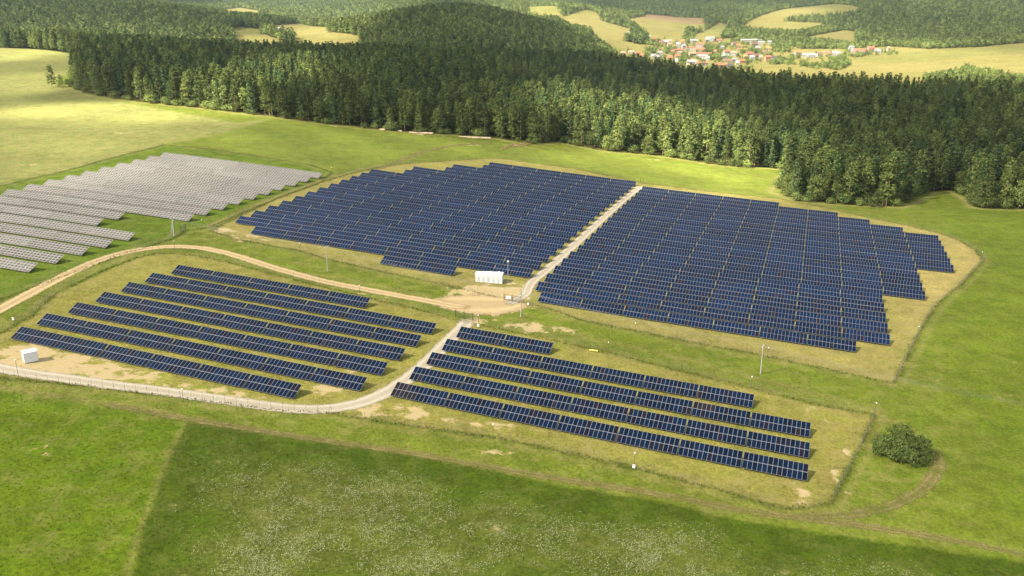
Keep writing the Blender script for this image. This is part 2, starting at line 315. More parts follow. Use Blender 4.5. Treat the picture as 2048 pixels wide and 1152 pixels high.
def land(x, y):
    c = np.zeros(x.shape+(3,)) + np.array(lin(128,142,44,K*.95)); m = np.zeros(x.shape+(3,)); m[..., 2] = .35
    w1 = vnoise(x, y, 9, 1)*1.2 + vnoise(x, y, 3, 2)*.8
    def put(P, col, soft, dry=None, wob=1.):
        nonlocal c, m
        s = 1-smooth((sdf(x, y, P) + w1*wob)/soft+.5); c = mixc(c, col, s)
        if dry is not None: m[..., 2] = m[..., 2]*(1-s)+dry*s
        return s
    right = smooth((x-.42*y-5)/30)*smooth((600-y)/100); c = mixc(c, lin(120,138,34,K*.92), right*.8); m[..., 2] *= 1-.6*right
    put(P_topfield, lin(174,178,98,K*.74), 8, .75); put(P_smooth, lin(142,154,58,K*.92), 10, .08)
    stripe = np.sin((x*.80+y*.60)/9.+vnoise(x, y, 60, 51)*1.2); c *= 1+(.09*stripe*(1-smooth(sdf(x, y, P_smooth)/10+.5)))[...,None]
    eg = seg_dist(x, y, EW[6:]); c = mixc(c, lin(186,176,106,K*.95), np.exp(-((eg-4.5-vnoise(x, y, 12, 52)*1.5)/2.2)**2)*.75)
    put(P_white, lin(108,130,32,K), 4, .25)
    tn = vnoise(x, y, 22, 5)*.5+.5
    put(P_near, lin(158,152,72,K*1.05), 2.5, .7); put(P_back, lin(166,156,84,K*1.05), 2.5, .8)
    # inside the rows the grass is greener, along the right-hand ends it is mown to straw
    s = smooth((x-.33*y-28)/18)*(sdf(x, y, P_back) < 0); c = mixc(c, lin(186,168,100,K*1.1), s*.9)
    belt = seg_dist(x, y, P_near, True); b = (1-smooth((belt-3)/8))*(sdf(x, y, P_near) > 0); c = mixc(c, lin(128,138,46,K), b*.5)
    put(P_gl, lin(108,130,22,K), 1.2, .25, .25); s = put(P_fl, lin(84,104,18,K), 1.2, .12, .3)
    df = -sdf(x, y, P_fl); fl = smooth((df-5+5*vnoise(x, y, 10, 8))/14)*s*(.55+.45*smooth(vnoise(x, y, 14, 9)*1.2+.6))
    m[..., 1] = fl; c = mixc(c, lin(114,122,46,K), fl*.85)
    put(P_bush, lin(126,140,44,K), 4, .45)
    # tall unmown strips along the fences
    for P, wd in ((P_near, 1.0), (P_back, 1.0), (P_white, .9)):
        d = seg_dist(x, y, P, True); s = np.exp(-(d/wd)**2)*(.55+.3*vnoise(x, y, 6, 4)); c = mixc(c, lin(92,106,36,K), s*.8)
        s = np.exp(-((d-2.2)/.9)**2)*.35; c = mixc(c, lin(168,156,96,K), s)
    for P, wd, a in TRK:
        d = seg_dist(x, y, P); s = np.exp(-(d/wd)**2)*a; c = mixc(c, lin(158,146,86,K), s)
    for (cx, cy, rx, ry, a) in BARE:
        q = np.hypot((x-cx)/rx, (y-cy)/ry); m[..., 0] = np.maximum(m[..., 0], a*(1-smooth((q-.35)/.75)))
    # far country
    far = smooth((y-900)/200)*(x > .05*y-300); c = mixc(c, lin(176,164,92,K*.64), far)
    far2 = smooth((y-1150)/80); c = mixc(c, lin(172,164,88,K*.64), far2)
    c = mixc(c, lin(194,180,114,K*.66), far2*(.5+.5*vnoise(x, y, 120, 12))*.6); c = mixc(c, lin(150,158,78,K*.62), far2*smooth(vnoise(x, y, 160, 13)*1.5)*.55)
    s = (1-smooth((sdf(x, y, F_tan))/20)); c = mixc(c, lin(188,158,116,K*.62), s)
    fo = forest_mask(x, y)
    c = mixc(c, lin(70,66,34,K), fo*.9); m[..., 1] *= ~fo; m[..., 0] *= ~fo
    return c, m
TRK = [(smooth_line(W(p), 4), w, a) for p, w, a in (
    ([(374,838),(352,880),(322,950),(290,1030),(262,1110),(240,1200)], .6, .38),
    ([(0,776),(130,800),(250,818),(372,838),(500,858),(640,880),(800,902),(960,930),(1100,955),(1300,985),(1500,1022),(1660,1042),(1850,1070),(2100,1118)], 1.3, .35),
    ([(-50,768),(100,788),(300,818),(430,846)], .8, .6),
    ([(1040,640),(1150,668),(1300,702),(1500,752),(1640,790),(1760,820)], 1.4, .45),
    ([(1750,825),(1790,848),(1830,862)], 1.2, .5),
    ([(420,452),(480,424),(560,391),(640,362),(700,344),(760,330)], 1.3, .7),
    ([(700,350),(780,332),(840,308),(900,290)], 1.5, .3),
    ([(0,362),(130,334),(250,304),(330,284),(420,272)], 1.6, .35),
    ([(600,545),(700,560),(800,580),(860,592)], 1.0, .6))]
def BW(px, py, rx, ry, a): x, y = at(px, py); return (x, y, rx, ry, a)
BARE = [BW(*b) for b in ((110,728,20,10,.80),(215,745,20,7,.70),(60,702,14,7,.75),(330,775,20,5,.66),(30,725,10,8,.8),(470,790,12,3,.5),(780,822,13,5,.72),(860,838,8,3,.35),(985,850,9,3,.5),(1005,905,5,2,.45),(1060,655,9,6,.75),(1120,660,7,4,.5),
    (980,588,16,13,1.0),(900,604,12,6,.85),(1000,612,12,8,.95),(930,590,9,6,.6),(1030,572,8,6,.7),(960,640,7,4,.7),(650,775,8,7,.66),(700,735,4,6,.45),(1270,935,4,1.6,.5),(1600,985,5,2.5,.55),(1590,1000,3,2,.5),
    (500,475,10,8,.5),(450,462,7,8,.5),(740,590,9,3,.35),(850,540,6,3,.35),(600,478,10,3,.3),(1640,830,4,6,.35),(1700,905,2,10,.45),(1680,960,2,9,.45),(1500,400,9,3,.0),(950,290,10,6,.45),(1040,292,13,6,.55),(700,255,26,2.5,.55),(850,270,20,3,.6),(1450,330,30,4,.5),(1290,318,18,4,.4),(1700,412,22,2.5,.45),
    (60,330,12,4,.4),(330,262,14,5,.4),(250,266,10,4,.45),(10,250,14,6,.3),(1850,505,8,6,.25),(60,905,8,5,.4))]

# ------------------------------------------------------------------ ground sheet
ny, nx = 900, 640
ty = np.linspace(0, 1, ny); k1 = int(ny*.13)
ys = np.concatenate([np.linspace(-260, 110, k1, endpoint=False), np.geomspace(110, 9400, ny-k1)])
tx = np.linspace(-1, 1, nx); tx = np.sign(tx)*np.abs(tx)**1.15
X = (np.maximum(ys, 0)[:,None]*.62+70+np.maximum(ys-1000,0)[:,None]*.15+np.maximum(-ys,0)[:,None]*.5)*tx[None,:]; Y = np.repeat(ys[:,None], nx, 1)
X = X + (np.abs(tx) > .999)[None,:]*np.sign(tx)[None,:]*3000
Zg = Z(X, Y); V = np.stack([X, Y, Zg], -1).reshape(-1, 3)
ii = (np.arange(ny-1)[:,None]*nx+np.arange(nx-1)[None,:]).ravel(); Fc = np.stack([ii, ii+1, ii+nx+1, ii+nx], 1)
me = mesh_np('ground', V, Fc, [M['ground']], smooth_=True)
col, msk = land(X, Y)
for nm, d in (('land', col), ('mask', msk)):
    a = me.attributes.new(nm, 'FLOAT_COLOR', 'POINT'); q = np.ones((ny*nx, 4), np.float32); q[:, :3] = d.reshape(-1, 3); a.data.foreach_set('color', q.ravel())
tag(link('ground', me), kind='structure')

def ribbon(name, P, w0, mat, lift, centre=0., label=None, wend=None, fade=True, nw=9):
    L = smooth_line(P, 2.0); d = np.gradient(L, axis=0); d /= np.hypot(d[:,0], d[:,1])[:,None]+1e-9; nrm = np.stack([-d[:,1], d[:,0]], 1)
    w = np.full(len(L), w0/2) if wend is None else np.interp(np.linspace(0, 1, len(L)), np.linspace(0, 1, len(wend)), wend)/2
    t = np.linspace(-1, 1, nw); w = w*1.18
    xy = L[:,None,:]+nrm[:,None,:]*(w[:,None]*t[None,:])[...,None]; z = Z(xy[...,0], xy[...,1])+lift
    V = np.concatenate([xy, z[...,None]], -1).reshape(-1, 3); m = len(L)
    ii = (np.arange(m-1)[:,None]*nw+np.arange(nw-1)[None,:]).ravel()
    me = mesh_np(name, V, np.stack([ii, ii+nw, ii+nw+1, ii+1], 1), [mat], smooth_=True)
    a = me.attributes.new('across', 'FLOAT_COLOR', 'POINT'); q = np.ones((m, nw, 4), np.float32); q[..., 0] = np.abs(t)[None,:]; q[..., 1] = centre
    s = np.arange(m)*2.0; e = np.minimum(smooth(s/6), smooth((s[-1]-s)/6)) if fade else np.ones(m); q[..., 2] = e[:,None]
    a.data.foreach_set('color', q.ravel()); o = link(name, me); tag(o, kind='structure')
    if label: o['label'] = label
    return o
ribbon('dirt_road', W([(-60,648),(0,619),(50,592),(100,566),(150,541),(200,520),(250,505),(300,496.5),(350,493),(400,496),(440,503),(480,514),(530,530),(580,545),(650,563),(720,577),(790,590),(850,601),(910,612),(950,616)]), 4.4, M['dirt'], .05, .5, 'sandy dirt road curving between the fenced solar fields')
ribbon('dirt_yard', W([(860,600),(900,605),(940,608),(980,609),(1020,606),(1050,598)]), 15, M['dirt'], .035, 0, 'bare sandy turning area between the two gates', wend=[5,13,19,20,13,6])
ribbon('gravel_road', W([(938,636),(928,652),(900,680),(868,712),(836,742),(800,768),(770,786),(735,801),(700,811),(660,817),(620,818.5),(560,815),(455,801),(380,790),(300,779),(230,771),(146,759),(80,750),(30,742),(0,736),(-60,722)]), 4.6, M['gravel'], .06, .0, 'pale gravel road bending around the near left solar field')
TH = -0.31508814663316054; CT_, ST_ = math.cos(TH), math.sin(TH)
def UV(u, v): return u*CT_-v*ST_, u*ST_+v*CT_
gl = [at(1012,612), at(1035,598), at(1052,588), UV(-83.3,277), UV(-82.7,300), UV(-82.6,340), UV(-82.6,380), UV(-82.6,420), UV(-82.4,468)]
ribbon('gravel_lane', gl, 3.6, M['gravel'], .065, 0, 'straight pale gravel lane between the two large solar fields', wend=[3,3.4,3.8,4,4,3.8,3.8,3.8,4.5])
ribbon('field_track', W([(1560,1030),(1640,1031),(1700,1029),(1760,1017),(1810,1000),(1850,975),(1872,945),(1876,915),(1866,890)]), 2.9, M['track'], .045, 1, 'worn curving wheel track around the round bush')
ribbon('field_track', W([(200,806),(372,838),(500,858),(640,880),(800,903),(960,931),(1100,955),(1300,986),(1500,1023),(1660,1043),(1850,1071),(2100,1119)]), 2.2, M['track'], .043, 1, 'faint long wheel track below the near fence')

ribbon('field_track', W([(735,344),(780,330),(820,314),(850,303),(890,294),(940,288),(990,287)]), 4.0, M['track'], .05, 0, 'pale field track running from the arrays up to the forest edge')
# ------------------------------------------------------------------ solar tables
L_T = 13.35; HT = 2.3; WD = 4.03; DZ = 1.69; TILT = math.atan2(DZ, WD); SL = math.hypot(WD, DZ)
def module_mesh(name, w, h, glass, fr, frame_m, th=.035):
    b = MB(); hw, hh = w/2, h/2
    b.box(-hw, hw, -hh, hh, -th, 0, 1)
    # top: frame ring and slightly raised glass
    b.f.pop(1); b.m.pop(1); k = len(b.v)
    b.v += [(-hw,-hh,0),(hw,-hh,0),(hw,hh,0),(-hw,hh,0),(-hw+fr,-hh+fr,0),(hw-fr,-hh+fr,0),(hw-fr,hh-fr,0),(-hw+fr,hh-fr,0)]
    for i in range(4): j = (i+1) % 4; b.f.append((k+i, k+j, k+4+j, k+4+i)); b.m.append(1)
    b.poly([(-hw+fr,-hh+fr,.003),(hw-fr,-hh+fr,.003),(hw-fr,hh-fr,.003),(-hw+fr,hh-fr,.003)], 0)
    for i in range(len(b.m)):
        pass
    b.m[0] = 2
    return b.mesh(name, [glass, frame_m, M['back']])
MODH = SL/2-.035; mod_blue = module_mesh('solar_module', 1.0, MODH, M['cell'], .040, M['alu']); mod_brown = module_mesh('solar_module_brown', 1.0, MODH, M['cellbrown'], .040, M['alu'])
RT = Matrix.Translation((0, -WD/2, HT-DZ/2)) @ Matrix.Rotation(TILT, 4, 'X')        # plane of the modules; table origin under its top edge
def frame_mesh(length, nm, bays):
    b = MB()
    for yy in (-SL*.36, -SL*.12, SL*.12, SL*.36): b.box(-length/2+.05, length/2-.05, yy-.04, yy+.04, -.13, -.045, M=RT)
    for i in range(bays):
        x = -length/2+length*(i+.5)/bays
        b.box(x-.05, x+.05, -SL*.44, SL*.44, -.24, -.13, M=RT)
        b.tube((x,-.55,-1.2),(x,-.55,HT-.45),.06,n=6); b.tube((x,-WD+.75,-1.2),(x,-WD+.75,HT-DZ+.12),.06,n=6); b.tube((x,-.55,.5),(x,-2.4,1.05),.035,n=6)
    b.box(-length/2+.02, length/2-.02, -.03, .03, -.03, -.004, 1, M=RT)
    return b.mesh(nm, [M['steel'], M['seam']])
def array_mesh(name, cols, rows, length, glass, frame_m, fr, gapx=.005, gapmid=.06, brown=()):
    b = MB(); cw = (length)/cols; ch = SL/rows; b.v = []; 
    for j in range(rows):
        for i in range(cols):
            x0 = -length/2+i*cw+gapx; x1 = x0+cw-2*gapx; y0 = -SL/2+j*ch+gapmid/2; y1 = y0+ch-gapmid
            k = len(b.v); b.v += [(x0,y0,0),(x1,y0,0),(x1,y1,0),(x0,y1,0),(x0+fr,y0+fr,0),(x1-fr,y0+fr,0),(x1-fr,y1-fr,0),(x0+fr,y1-fr,0)]
            for a in range(4): c = (a+1) % 4; b.f.append((k+a, k+c, k+4+c, k+4+a)); b.m.append(1)
            b.poly([(x0+fr,y0+fr,.003),(x1-fr,y0+fr,.003),(x1-fr,y1-fr,.003),(x0+fr,y1-fr,.003)], 3 if (i,j) in brown else 0)
    b.box(-length/2, length/2, -SL/2, SL/2, -.04, -.002, 1); b.f.pop(-5); b.m.pop(-5)
    b.poly([(-length/2,-SL/2,-.004),(length/2,-SL/2,-.004),(length/2,SL/2,-.004),(-length/2,SL/2,-.004)], 1)
    b.m[-6] = 2
    b.v = [tuple(RT @ Vector(q)) for q in b.v]
    return b.mesh(name, [glass, frame_m, M['back'], M['cellbrown']])
LM = 13*1.008; fr_dark = frame_mesh(LM, 'support_frame', 4)
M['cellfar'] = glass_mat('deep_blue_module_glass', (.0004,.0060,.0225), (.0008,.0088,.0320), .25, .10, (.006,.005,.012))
arr_dark = [array_mesh('module_array', 13, 2, LM, M['cellfar'], M['alu'], .034)] + [array_mesh('module_array', 13, 2, LM, M['cellfar'], M['alu'], .034, brown={(random.randrange(13), random.randrange(2)) for _ in range(1)}) for _ in range(2)]
LW = 22.1; arr_w = array_mesh('module_array', 16, 4, LW-.2, M['pale'], M['aluw'], .11, .02, .03); fr_w = frame_mesh(LW-.2, 'support_frame', 7)
V0 = {'NR':180.68876211618027,'NL':169.32956522552064,'BR':262.06477573959285,'BL':273.758340372445,'W':212.93820265810984}
DV = {'NR':10.379298163226101,'NL':10.379298163226101,'BR':10.132249919667778,'BL':10.132249919667778,'W':10.58895888605207}
ROWS = []
for k, (u, c) in enumerate([(-87.5,7),(-87.4,7),(-87.4,7),(-87.4,6),(-87.4,2)]): ROWS.append(('NR', k, u, c))
for k, (u, c) in enumerate([(-186,6),(-188,7),(-187.5,7),(-187.5,7),(-187.5,7),(-187.5,7),(-186.1,5)]): ROWS.append(('NL', k, u, c))
for k, (u, c) in enumerate([(-75.95,7)]+[(-79.77,8)]*5+[(-79.1,9)]*4+[(-79.07,10)]*6+[(-79,9),(-78.9,8),(-79.06,7),(-79.3,5)]): ROWS.append(('BR', k, u, c))
for k, (u, c) in enumerate([(-135.08,2),(-191.7,8)]+[(-204.9,9)]*12+[(-191.2,8)]*2+[(-177.6,7)]*2+[(-164.6,6)]*2): ROWS.append(('BL', k, u, c))
WR = [-222.5,-222.3,-222,-221.5,-221.2,-243.5,-243.1,-220.3,-220.2,-219.95,-219.7,-219.66,-219.4,-219.5,-219.05,-219,-218.85]
for k, e in enumerate(WR): c = 3 if k in (5, 6) else 4; ROWS.append(('W', k, e-c*LW, c))
ORD = ['first','second','third','fourth','fifth','sixth','seventh','eighth','ninth','tenth','eleventh','twelfth','thirteenth','fourteenth','fifteenth','sixteenth','seventeenth','eighteenth','nineteenth','twentieth']
BN = {'NR':'near right field','NL':'near left field','BR':'far right field','BL':'far middle field','W':'pale left field'}
tabs = []
for b, k, u0, cnt in ROWS:
    LL = LW if b == 'W' else L_T
    for i in range(cnt):
        ua, ub = u0+i*LL, u0+(i+1)*LL; v = V0[b]+k*DV[b]
        A3 = Vector((*UV(ua, v), 0)); B3 = Vector((*UV(ub, v), 0)); A3.z = float(farm(A3.x, A3.y)); B3.z = float(farm(B3.x, B3.y))
        mid = (A3+B3)/2; ex = (B3-A3).normalized(); ey = Vector((-ST_, CT_, 0)); ey = (ey-ex*ey.dot(ex)).normalized(); ez = ex.cross(ey)
        mat = Matrix((ex, ey, ez)).transposed().to_4x4(); mat.translation = mid
        px, py, d = to_px(mid.x, mid.y, mid.z+1.5)
        tabs.append([b, k, i, cnt, mat, float(d), float(px), float(py)])
dark = sorted([t for t in tabs if t[0] != 'W'], key=lambda t: t[5]); keep = {id(t) for t in dark[:300]}
far_v = []; nblue = 0
rr = random.Random(3)
for t in tabs:
    b, k, i, cnt, mat, d, px, py = t
    if b == 'W':
        if px < -150: continue
    elif id(t) not in keep: far_v.append(mat); continue
    root = empty('solar_table', (0,0,0)); root.matrix_world = mat
    rowtxt = 'front row' if k == 0 else ORD[k]+' row from front'
    if i == 0: pos = 'leftmost'
    elif i == cnt-1: pos = 'rightmost'
    else: pos = ORD[i]+' from left'
    if b == 'W': tag(root, f'pale grey solar table, {pos}, {rowtxt}, {BN[b]}', 'solar panel', 'pale grey solar tables in the left field')
    else: tag(root, f'dark blue solar table, {pos}, {rowtxt}, {BN[b]}', 'solar panel', 'dark blue solar tables in the '+BN[b])
    if b in ('NR', 'NL'):
        for j in range(2):
            for c in range(13):
                brown = rr.random() < .012 or (b == 'NR' and k == 0 and i == 0 and (c < 4 + (2 if j == 0 else 0))) or (b == 'NR' and k == 2 and i == 5 and c in (0,1,2,3,4) and j == 1)
                o = link('solar_module', mod_brown if brown else mod_blue, root)
                o.matrix_local = RT @ Matrix.Translation((-LM/2+(c+.5)*1.008, (-.5+j)*SL/2, 0))
                if brown: o['label'] = 'brownish solar module'
        link('support_frame', fr_dark, root)
    elif b == 'W':
        link('module_array', arr_w, root); link('support_frame', fr_w, root)
    else:
        link('module_array', arr_dark[rr.randrange(3)], root); link('support_frame', fr_dark, root)
# the remaining far tables as one object
vs, fs, ms = [], [], []; base = 0
for src in (arr_dark[0], fr_dark):
    sv = np.array([v.co[:] for v in src.vertices]); sf = [tuple(p.vertices) for p in src.polygons]; sm = [p.material_index for p in src.polygons]
    for mat in far_v:
        mm = np.array(mat); vs.append(sv @ mm[:3,:3].T + mm[:3,3]); fs += [tuple(q+base for q in f) for f in sf]; ms += sm if src is arr_dark[0] else [4+q for q in sm]; base += len(sv)
me = bpy.data.meshes.new('distant_solar_tables'); me.from_pydata(np.concatenate(vs).tolist(), [], fs)
for m in (M['cellfar'], M['alu'], M['back'], M['cellbrown'], M['steel'], M['seam']): me.materials.append(m)
me.polygons.foreach_set('material_index', ms); me.update()
tag(link('distant_solar_tables', me), 'farthest dark blue solar tables at the back of both large fields', 'solar panels', kind='stuff')

# ------------------------------------------------------------------ fences
M['postgrey'] = simple('fence_post', (.14,.14,.115), .7)
post_me = MB().tube((0,0,-.3),(0,0,2.0),.032,.032,6).box(-.045,.045,-.045,.045,2.0,2.04).mesh('post', M['postgrey'])
post_big = MB().box(-.09,.09,-.09,.09,-.3,2.3).mesh('post', M['dark'])
def fence(P, label, step=2.6, hgt=1.9):
    L = smooth_line(W(P), 1.0) if not isinstance(P, np.ndarray) else P
    s = np.concatenate([[0], np.cumsum(np.hypot(*np.diff(L, axis=0).T))]); cnt = int(s[-1]/step); step = max(step, s[-1]/98)
    q = np.arange(0, s[-1], step); x = np.interp(q, s, L[:,0]); y = np.interp(q, s, L[:,1]); z = Z(x, y)
    root = empty('wire_fence', (x[0], y[0], z[0])); tag(root, label, 'fence', 'wire mesh fences around the solar fields')
    for a, b, c in zip(x, y, z):
        o = link('post', post_me, root); o.location = (a-x[0], b-y[0], c-z[0])
    w = MB()
    for h in (.1,.35,.6,.85,1.1,1.35,1.6,1.85):
        for i in range(len(x)-1):
            w.tube((x[i]-x[0],y[i]-y[0],z[i]-z[0]+h),(x[i+1]-x[0],y[i+1]-y[0],z[i+1]-z[0]+h),.006,n=3,cap=False)
    for i in range(len(x)-1):
        for t in (.25,.5,.75):
            a = Vector((x[i]+(x[i+1]-x[i])*t-x[0], y[i]+(y[i+1]-y[i])*t-y[0], z[i]+(z[i+1]-z[i])*t-z[0])); w.tube(a+Vector((0,0,.1)), a+Vector((0,0,1.85)), .006, n=3, cap=False)
    link('wire_mesh', w.mesh('wire_mesh', M['dark']), root)
fence([(-20,675),(0,664),(64,629),(111,584),(156,563),(208,538),(270,514),(318,503)], 'dark wire fence beside the curved dirt road, left of the near tables')
fence([(318,503),(380,507),(450,520),(514,537),(600,560),(720,589),(830,615),(905,634)], 'dark wire fence along the dirt road behind the near left tables')
fence([(948,642),(1100,676),(1216,703),(1360,739),(1501,774)], 'dark wire fence behind the near right tables, from the gate rightwards')
fence([(1501,774),(1635,808),(1749,829)], 'dark wire fence behind the near right tables, ending at the corner')
fence([(1749,829),(1728,880),(1692,950),(1660,1009)], 'dark wire fence closing the right end of the near field')
fence([(1660,1009),(1567,1019),(1420,977),(1270,939),(1100,900),(986,877)], 'dark wire fence below the near right tables')
fence([(986,877),(846,858),(730,840),(660,828)], 'dark wire fence below the patch of bare soil near the road bend')
fence([(660,828),(611,825),(455,810),(299,790),(146,772),(38,760),(-30,752)], 'dark wire fence along the lower edge of the gravel road')
fence([(1785,768),(1800,745),(1835,672),(1870,612),(1920,570),(1966,522)], 'dark wire fence along the right side of the far right field')
fence([(1966,522),(1950,500),(1920,482),(1880,467),(1810,450),(1740,436),(1680,422)], 'dark wire fence behind the right corner of the far right field', 3)
fence([(1680,422),(1560,398),(1420,383),(1290,366)], 'dark wire fence along the back of the far right field', 3)
fence([(1270,362),(1140,334),(1000,315),(960,316),(900,320),(830,324),(760,332)], 'dark wire fence along the back of the far middle field', 3)
fence([(760,332),(700,346),(640,364),(560,393),(480,430),(420,460)], 'dark wire fence between the pale field and the far middle field', 3)
fence([(420,460),(470,478),(530,490),(600,502),(660,520),(740,538),(840,560),(900,572),(1005,598)], 'dark wire fence below the far middle field')
fence([(1045,604),(1100,618),(1160,640),(1270,662),(1380,684),(1500,706)], 'dark wire fence below the far right field, starting at the lane gate')
fence([(1500,706),(1600,728),(1720,752),(1785,768)], 'dark wire fence below the right part of the far right field')
fence([(-40,612),(0,596),(140,544),(250,505),(345,476),(372,458)], 'dark wire fence in front of the pale solar field')
fence([(-40,388),(0,374),(130,344),(240,314),(325,292)], 'dark wire fence behind the pale solar field', 3)
def gate(pa, pb, label, leaves=2, open_=False):
    a = Vector(atz(*pa)); b = Vector(atz(*pb)); root = empty('gate', a); tag(root, label, 'gate')
    d = (b-a); Ln = d.length; rz = math.atan2(d.y, d.x); sl = d.z/Ln
    for k in range(leaves+1): o = link('post', post_big, root); o.location = d*(k/leaves)
    for k in range(leaves):
        w = MB(); l = Ln/leaves-.3
        for z0 in (.15, 1.0, 1.9): w.box(.15, .15+l, -.03, .03, z0, z0+.06)
        w.box(.15,.21,-.03,.03,.2,1.95); w.box(.09+l,.15+l,-.03,.03,.2,1.95)
        for i in range(int(l/.16)): w.box(.15+i*.16,.17+i*.16,-.01,.01,.2,1.9)
        o = link('gate_leaf', w.mesh('gate_leaf', M['dark']), root); o.location = d*(k/leaves); o.rotation_euler = (0, -math.atan2(d.z, math.hypot(d.x, d.y)), rz)
    return root
gate((911,634),(946,641), 'dark double gate at the top of the near gravel road')
gate((1008,600),(1041,606), 'dark double gate at the foot of the straight gravel lane')
gate((361,463),(372,459), 'small dark gate in the fence beside the leftmost utility pole', 1)
# white notice board on the lane gate
x, y, z = atz(1019, 602); s_ = empty('notice_board', (x-.3, y-.25, z)); tag(s_, 'small white notice board hanging on the lane gate', 'sign')
link('board', MB().box(-.75,.75,-.03,.03,.75,1.75).mesh('board', M['white']), s_)
link('bracket', MB().box(-.5,-.4,.03,.14,1.2,1.3).box(.4,.5,.03,.14,1.2,1.3).mesh('bracket', M['steel']), s_)

# ------------------------------------------------------------------ cabins
def cabin_long():
    x, y = at(951, 563); x2, y2 = at(1004, 568); rz = math.atan2(y2-y, x2-x); ln = math.hypot(x2-x, y2-y); z = float(min(Z(x, y), Z(x2, y2)))
    r = empty('transformer_station', (x, y, z), rz); tag(r, 'long white transformer station with two roof vents, below the far middle field', 'cabin')
    h = 2.9; w = 3.2
    link('wall', MB().box(0, ln, 0, w, -.4, h).mesh('wall', M['white']), r)
    link('roof', MB().box(-.12, ln+.12, -.12, w+.12, h, h+.14).mesh('roof', M['whiteroof']), r)
    for i in range(5):
        x0 = .5+i*(ln-.6)/5; b = MB().box(x0, x0+.95, -.04, 0, .1, 2.35)
        o = link('door', b.mesh('door', M['door']), r); link('handle', MB().box(x0+.78, x0+.84, -.09, -.04, 1.1, 1.3).mesh('handle', M['steel']), o)
    for xx in (ln*.55, ln*.86): link('roof_vent', MB().tube((xx, 1.8, h+.14), (xx, 1.8, h+.5), .35, .35, 12).tube((xx, 1.8, h+.5), (xx, 1.8, h+.75), .62, .2, 12).mesh('roof_vent', M['white']), r)
cabin_long()
def cabin_small():
    x, y = at(50, 728); rz = math.radians(38); z = float(Z(x, y))
    r = empty('transformer_cabin', (x, y, z), rz); tag(r, 'white cube-shaped transformer cabin on bare soil at the far left', 'cabin')
    a, b, h = 3.0, -1.9, 2.5
    link('wall', MB().box(0, a, 0, 2.3, .12, h).mesh('wall', M['white']), r)
    link('base', MB().box(.1, a-.1, .1, 2.2, -.4, .12).mesh('base', M['concrete']), r)
    link('roof', MB().box(-.08, a+.08, -.08, 2.38, h, h+.12).mesh('roof', M['whiteroof']), r)
    o = link('door', MB().box(.5, 1.6, -.03, 0, .2, 2.2).mesh('door', M['whiteroof']), r)
    link('handle', MB().box(1.4, 1.46, -.08, -.03, 1.1, 1.3).mesh('handle', M['steel']), o)
cabin_small()

# ------------------------------------------------------------------ poles
LINE = [(348.5,472),(655.3,543),(1041.8,634),(1521,748)]; base = [Vector(atz(*p)) for p in LINE]
dirl = (base[3]-base[0]).normalized(); perp = Vector((-dirl.y, dirl.x, 0)).normalized()
hs = []
for i, (p, topy) in enumerate(zip(base, (436, 494, 582, 690))):
    d = to_px(*p)[2]; h = (LINE[i][1]-topy)*d/FPX/math.cos(PITCH-.05); hs.append(h)
lab = ['thick leaning concrete pole with a brace, beside the pale field','slim concrete utility pole above the dirt road, left of centre','concrete utility pole beside the sandy yard and lane gate','concrete utility pole between the far and near right fields']
for i, p in enumerate(base):
    r = empty('utility_pole', p, math.atan2(perp.y, perp.x)); tag(r, lab[i], 'pole', 'utility poles of the power line'); h = hs[i]; k = 1.5 if i == 0 else 1
    link('shaft', MB().tube((0,0,-.5),(0,0,h),.19*k,.11*k,10).mesh('shaft', M['concrete']), r)
    if i == 0: link('brace', MB().tube((0,1.6,-.3),(0,.1,h*.82),.16,.12,8).mesh('brace', M['concrete']), r)
    ca = link('crossarm', MB().box(-.95,.95,-.05,.05,h-.35,h-.23).mesh('crossarm', M['concrete']), r)
    for xx in (-.85, 0, .85): link('insulator', MB().tube((xx,0,h-.23),(xx,0,h+.12),.08,.05,8).tube((xx,0,h-.05),(xx,0,h),.13,.13,8).mesh('insulator', M['white']), ca)
    if i in (0, 2, 3): link('switch_box', MB().box(.18,.5,-.16,.16,h-1.25,h-.75).mesh('switch_box', M['white']), r)
ext = [base[0]-dirl*90]+base+[base[3]+dirl*75, base[3]+dirl*150]
hh = [hs[0]]+hs+[hs[3], hs[3]]
for q in (0, 5, 6):
    ext[q].z = float(Z(ext[q].x, ext[q].y))
for k, off in enumerate((-.85, 0, .85)):
    cu = MB()
    for i in range(len(ext)-1):
        a = ext[i]+perp*off+Vector((0,0,hh[i]+.12)); b = ext[i+1]+perp*off+Vector((0,0,hh[i+1]+.12)); pr = a
        for s in range(1, 15):
            t = s/14; q = a.lerp(b, t)-Vector((0,0,1.1*4*t*(1-t))); cu.tube(pr, q, .010, n=4, cap=False); pr = q
    tag(link('power_cable', cu.mesh('power_cable', M['steel'])), ['overhead cable nearest the camera, strung along the utility poles','middle overhead cable on the utility poles','overhead cable on the far side of the utility poles'][k], 'cable', 'overhead cables')
x, y, z = atz(1016, 565)
r = empty('lamp_mast', (x, y, z)); tag(r, 'tall slim blue mast with a white head beside the long white station', 'mast')
link('mast', MB().tube((0,0,-.2),(0,0,7.2),.09,.055,8).mesh('mast', simple('blue_mast', (.24,.36,.46), .5)), r)
link('head', MB().tube((0,0,7.1),(0,0,7.45),.34,.28,10).mesh('head', M['white']), r); link('base', MB().box(-.3,.3,-.3,.3,-.1,.18).mesh('base', M['concrete']), r)
